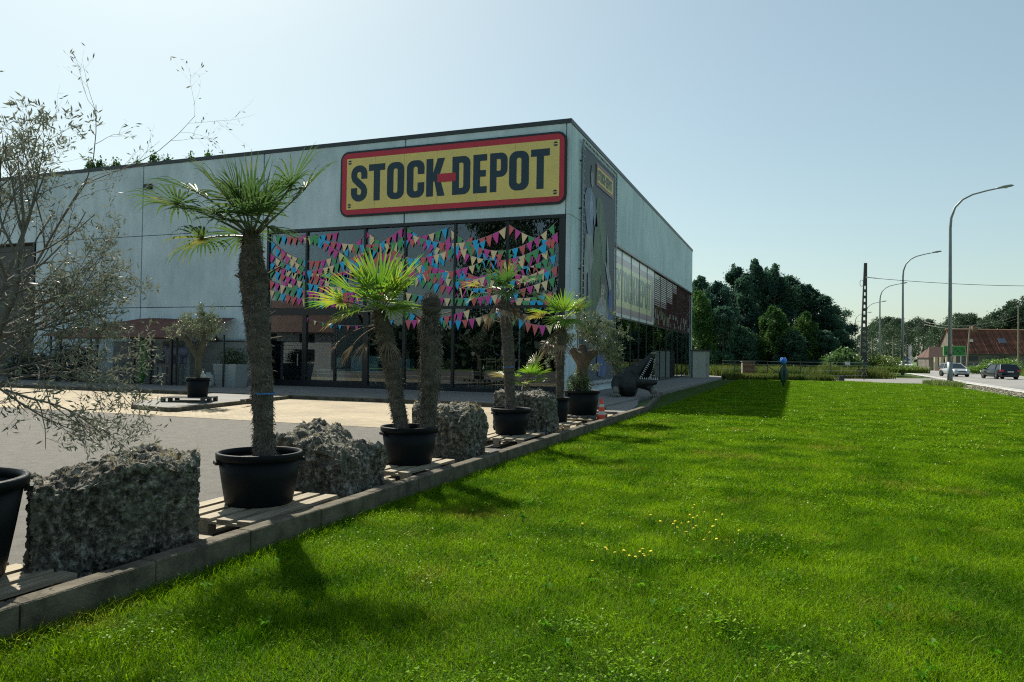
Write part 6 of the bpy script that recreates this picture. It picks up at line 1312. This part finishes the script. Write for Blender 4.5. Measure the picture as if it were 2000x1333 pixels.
# ------------------------------------------------------------- grass on the lawn
lg1=leafmat('lawn_grass',(.050,.140,.001),(.200,.350,.005),.50,1.3,.004,.5,c3=(.27,.27,.03),big=.55,fine=55)
lg2=leafmat('lawn_clover',(.035,.125,.002),(.075,.20,.003),.40,2.0,.006,.45,fine=70)
lg3=leafmat('lawn_straw',(.20,.25,.03),(.32,.34,.06),.4,3,.01)
def patch(size,n,h0,h1,w_,seed,lean=.75,clov=.2):
    rg=np.random.RandomState(seed)
    def fx(r,n):
        p=r.rand(n,2)*size-size/2; return np.stack([p[:,0],p[:,1],0*p[:,0]-.012],1)
    V,T=blades(n,fx,h0,h1,w_,seed,lean); hs=np.repeat(.75+.5*rg.rand(1),1)
    m_=np.tile((rg.rand(n)<.045)*2,3)
    nc=int(n*clov); c=rg.rand(nc,2)*size-size/2; z=h0*.5+rg.rand(nc)*h1*.55; a=rg.rand(nc)*6.28; s=w_*(1.4+1.6*rg.rand(nc)); t=rg.normal(size=nc)*.35
    C_=np.stack([c[:,0],c[:,1],z],1); d1=np.stack([np.cos(a),np.sin(a),t],1)*s[:,None]; d2=np.stack([-np.sin(a),np.cos(a),-t*.5],1)*s[:,None]
    V2=np.stack([C_-d1,C_+d2,C_+d1,C_-d2],1).reshape(-1,3); k=np.arange(nc)[:,None]*4+len(V); T2=np.concatenate([k+np.array([[0,1,2]]),k+np.array([[0,2,3]])],0)
    o=quads_np('grass_patch',np.vstack([V,V2]),np.vstack([T,T2]),[lg1,lg2,lg3],linkit=False,mi=np.concatenate([m_,np.ones(len(T2))]).astype(np.int32)); return o
def scatter(name,label,patches,pts,rots,scl,kind='stuff'):
    me=bpy.data.meshes.new(name); me.from_pydata(pts,[],[]); 
    a=me.attributes.new('rot','FLOAT_VECTOR','POINT'); a.data.foreach_set('vector',np.array([(0,0,r) for r in rots],dtype=np.float32).ravel())
    a=me.attributes.new('scl','FLOAT_VECTOR','POINT'); a.data.foreach_set('vector',np.array(scl,dtype=np.float32).ravel())
    a=me.attributes.new('pick','INT','POINT'); a.data.foreach_set('value',[rnd.randint(0,len(patches)-1) for _ in pts])
    o=bpy.data.objects.new(name,me); link(o); tag(o,label,'grass',kind=kind)
    ng=bpy.data.node_groups.new(name,'GeometryNodeTree'); ng.interface.new_socket('Geometry',in_out='INPUT',socket_type='NodeSocketGeometry'); ng.interface.new_socket('Geometry',in_out='OUTPUT',socket_type='NodeSocketGeometry')
    N=ng.nodes;L=ng.links; gi=N.new('NodeGroupInput');go=N.new('NodeGroupOutput'); ip=N.new('GeometryNodeInstanceOnPoints'); gj=N.new('GeometryNodeGeometryToInstance')
    for p in reversed(patches):
        oi=N.new('GeometryNodeObjectInfo'); oi.inputs['Object'].default_value=p; L.new(oi.outputs['Geometry'],gj.inputs[0])
    L.new(gi.outputs[0],ip.inputs['Points']); L.new(gj.outputs[0],ip.inputs['Instance']); ip.inputs['Pick Instance'].default_value=True
    def na(n_,t):
        q=N.new('GeometryNodeInputNamedAttribute'); q.data_type=t; q.inputs['Name'].default_value=n_; return q
    L.new(na('pick','INT').outputs['Attribute'],ip.inputs['Instance Index']); L.new(na('rot','FLOAT_VECTOR').outputs['Attribute'],ip.inputs['Rotation']); L.new(na('scl','FLOAT_VECTOR').outputs['Attribute'],ip.inputs['Scale'])
    L.new(ip.outputs[0],go.inputs[0]); md=o.modifiers.new('grass','NODES'); md.node_group=ng; return o
def cells(s,y0,y1,xr):
    out=[]; y=y0
    while y<y1-1e-6:
        x=-3.85
        while x<xr(y):
            c=(x+s/2,y+s/2)
            if all(inpoly(c[0]+dx*s*.49,c[1]+dy*s*.49,LP) for dx in (-1,1) for dy in (-1,1)): out.append(c)
            x+=s
        y+=s
    return out
def lay(name,label,s,y0,y1,xr,patches):
    cs=cells(s,y0,y1,xr); pts=[];ro=[];sc=[]
    for x,y in cs:
        pts.append((x,y,lawn_z(x,y)-.004)); ro.append(rnd.randint(0,3)*math.pi/2); k=.72+.55*(.5+.5*noise.noise(Vector((x*.55,y*.55,7))))+.35*noise.noise(Vector((x*1.9,y*1.9,2))); sc.append((1,1,max(.45,k)))
    return scatter(name,label,patches,pts,ro,sc)
pn_=[patch(.5,1700,.022,.075,.0020,s) for s in range(5)]
pm_=[patch(1.0,3600,.025,.075,.0034,10+s) for s in range(4)]
pf_=[patch(1.0,1500,.03,.075,.0065,20+s) for s in range(4)]
pq_=[patch(2.0,2200,.03,.075,.013,30+s) for s in range(3)]
lay('lawn_grass','close mown bright green grass and clover nearest the viewer',.5,1.5,8.5,lambda y:y*.27+3.5,pn_)
lay('lawn_grass','bright green mown grass in the middle of the lawn',1.0,8.5,17.5,lambda y:y*.27+3.5,pm_)
lay('lawn_grass','bright green mown grass on the far half of the lawn',1.0,17.5,32.5,lambda y:9.6,pf_)
lay('lawn_grass','bright green grass at the far end of the lawn',1.0,32.5,60,lambda y:9.8,pf_)
# longer untrimmed grass against the kerb
def fxk(rg,n):
    t=rg.rand(n)**1.0; y=2+18*t**1.3; return np.stack([-3.84+np.abs(rg.normal(size=n))*.06,y,0*y-.01],1)
V,T=blades(7000,fxk,.03,.11,.0024,77,.6); tag(quads_np('kerb_grass',V,T,lg1),'longer grass growing against the foot of the kerb','grass',kind='stuff')
def fxt(rg,n):
    k=70; cx=rg.rand(k)*9-3.5; cy=2.5+rg.rand(k)*13; i=rg.randint(0,k,n); return np.stack([cx[i]+rg.normal(size=n)*.07,cy[i]+rg.normal(size=n)*.07,0*i-.01],1)
V,T=blades(7000,fxt,.04,.11,.0024,78,.7); V=V[(V.reshape(-1,5,3)[:,0,0]>-3.8).repeat(5)]; n_=len(V)//5; k=np.arange(n_)[:,None]*5; T=np.concatenate([k+np.array([[0,1,3]]),k+np.array([[0,3,2]]),k+np.array([[2,3,4]])],0)
tag(quads_np('grass_tufts',V,T,lg1),'taller tufts of grass scattered over the lawn','grass',kind='stuff')
# broad leaved lawn weeds
rg=np.random.RandomState(4); Vs=[];n=420
for i in range(n):
    y=2.6+rg.rand()*14; x=-3.6+rg.rand()*(y*.27+6.5)
    if noise.noise(Vector((x*.8,y*.8,5)))<-.05: continue
    for k in range(6):
        a=k*1.05+rg.rand(); l=.03+.035*rg.rand(); w_=.010+.008*rg.rand(); d=np.array([math.cos(a),math.sin(a)]); q=np.array([-d[1],d[0]]); z=.025+.03*rg.rand()
        Vs+=[(x,y,.02),(x+d[0]*l*.5+q[0]*w_,y+d[1]*l*.5+q[1]*w_,z+.012),(x+d[0]*l,y+d[1]*l,z),(x+d[0]*l*.5-q[0]*w_,y+d[1]*l*.5-q[1]*w_,z+.012)]
Vs=np.array(Vs); tag(quads_np('lawn_weeds',Vs,np.arange(len(Vs)).reshape(-1,4),lg2),'flat broad leaved weeds and clover in the lawn','weeds',kind='stuff')
# clover clumps lying lighter over the turf
lg4=leafmat('clover_light',(.08,.20,.004),(.19,.33,.008),.35,1.5,.012,.4,fine=60)
rg=np.random.RandomState(14); nc=520; cy=2.2+rg.rand(nc)**1.15*17; cx=-3.7+rg.rand(nc)*(cy*.27+6.8); ok=np.array([noise.noise(Vector((a*.6,b*.6,11)))>-.12 for a,b in zip(cx,cy)]); cx=cx[ok];cy=cy[ok]; nc=len(cx); n=nc*75; i=rg.randint(0,nc,n); rad=(.05+.13*rg.rand(nc))[i]
P=np.stack([cx[i]+rg.normal(size=n)*rad,cy[i]+rg.normal(size=n)*rad,.03+.035*rg.rand(n)],1); P=P[P[:,0]>-3.82]; n=len(P)
a=rg.rand(n)*6.283; s=.0045+.0065*rg.rand(n); t=rg.normal(size=n)*.45; d1=np.stack([np.cos(a),np.sin(a),t],1)*s[:,None]; d2=np.stack([-np.sin(a),np.cos(a),-t*.4],1)*s[:,None]*.8
tag(quads_np('clover',np.stack([P-d1,P+d2,P+d1,P-d2],1).reshape(-1,3),np.arange(4*n).reshape(-1,4),lg4),'lighter clumps of clover spread through the lawn','clover',kind='stuff')
n=42000; nc=1500; cy=14+rg.rand(nc)*44; cx=-3.6+rg.rand(nc)*13.3; rad=(.12+.3*rg.rand(nc)); i=rg.randint(0,nc,n); P=np.stack([cx[i]+rg.normal(size=n)*rad[i],cy[i]+rg.normal(size=n)*rad[i],.05+.04*rg.rand(n)],1)
P=P[np.array([inpoly(x_,y_,LP) and x_>-3.8 for x_,y_ in P[:,:2]])]; n=len(P); a=rg.rand(n)*6.283; s=.011+.014*rg.rand(n); t=rg.normal(size=n)*.5; d1=np.stack([np.cos(a),np.sin(a),t],1)*s[:,None]; d2=np.stack([-np.sin(a),np.cos(a),-t*.4],1)*s[:,None]*.8
tag(quads_np('clover',np.stack([P-d1,P+d2,P+d1,P-d2],1).reshape(-1,3),np.arange(4*n).reshape(-1,4),lg4),'paler clover specks over the far half of the lawn','clover',kind='stuff')
n=420; y_=6+rg.rand(n)*48; P=np.stack([-3+rg.rand(n)*12.3,y_,.08+.02*rg.rand(n)],1); P=P[np.array([inpoly(u_,v_,LP) for u_,v_ in P[:,:2]])]; P=P[P[:,0]<P[:,1]*.27+3][:230]
tag(leaves('clover_flowers',P,(.010+.0006*P[:,1])[:,None],mwhite,None,rg,.9),'tiny white clover flowers dotted over the lawn','flowers',kind='stuff')
# dandelions
mdan=mat('dandelion_yellow',(.75,.60,.02),.8); mstem=mat('flower_stem',(.08,.16,.03),.7)
e0=None
def dand(x,y,h,lab,grp,r=.0095):
    global e0
    if e0 is None:
        e=empty('dandelion',(x,y,0),0,lab,'flower',grp); MB().lathe([(.001,0),(r*.7,.001),(r,.006),(r*.75,.010),(.001,.011)],9).build('bloom',mdan,e,loc=(0,0,.1),rot=(R(18),R(8),0)); MB().tube([(0,0,0),(0,0,.1)],.0022,4).build('stem',mstem,e); e0=e; return
    c=copy_tree(e0,loc=(x,y,0),rz=rnd.random()*6,scale=(1,1,1),label=lab,group=grp); c.scale=(.9+.5*rnd.random(),)*2+(h/.1,)
for i in range(26): dand(rnd.gauss(-.86,.20),rnd.gauss(6.72,.34),.09+.05*rnd.random(),'small yellow dandelion in the dense patch in the middle of the lawn','dandelions of the dense patch')
for i in range(12): dand(-1.38+.42*rnd.random(),rnd.gauss(5.55,.10),.07+.04*rnd.random(),'small yellow dandelion in the loose row nearer the kerb','dandelions of the nearer row')
# litter in the yard
# (leaf and grit specks against the kerb)
rg=np.random.RandomState(9); n=500; P=np.stack([-4.02-np.abs(rg.normal(size=n))*.25,2+rg.rand(n)*17,.006+rg.rand(n)*.01],1)
tag(leaves('leaf_litter',P,.03,mat('litter',(.10,.07,.04),.9,(.2,.15,.08),5),None,rg,.5),'dry leaves and grit along the inside of the kerb','litter',kind='stuff')
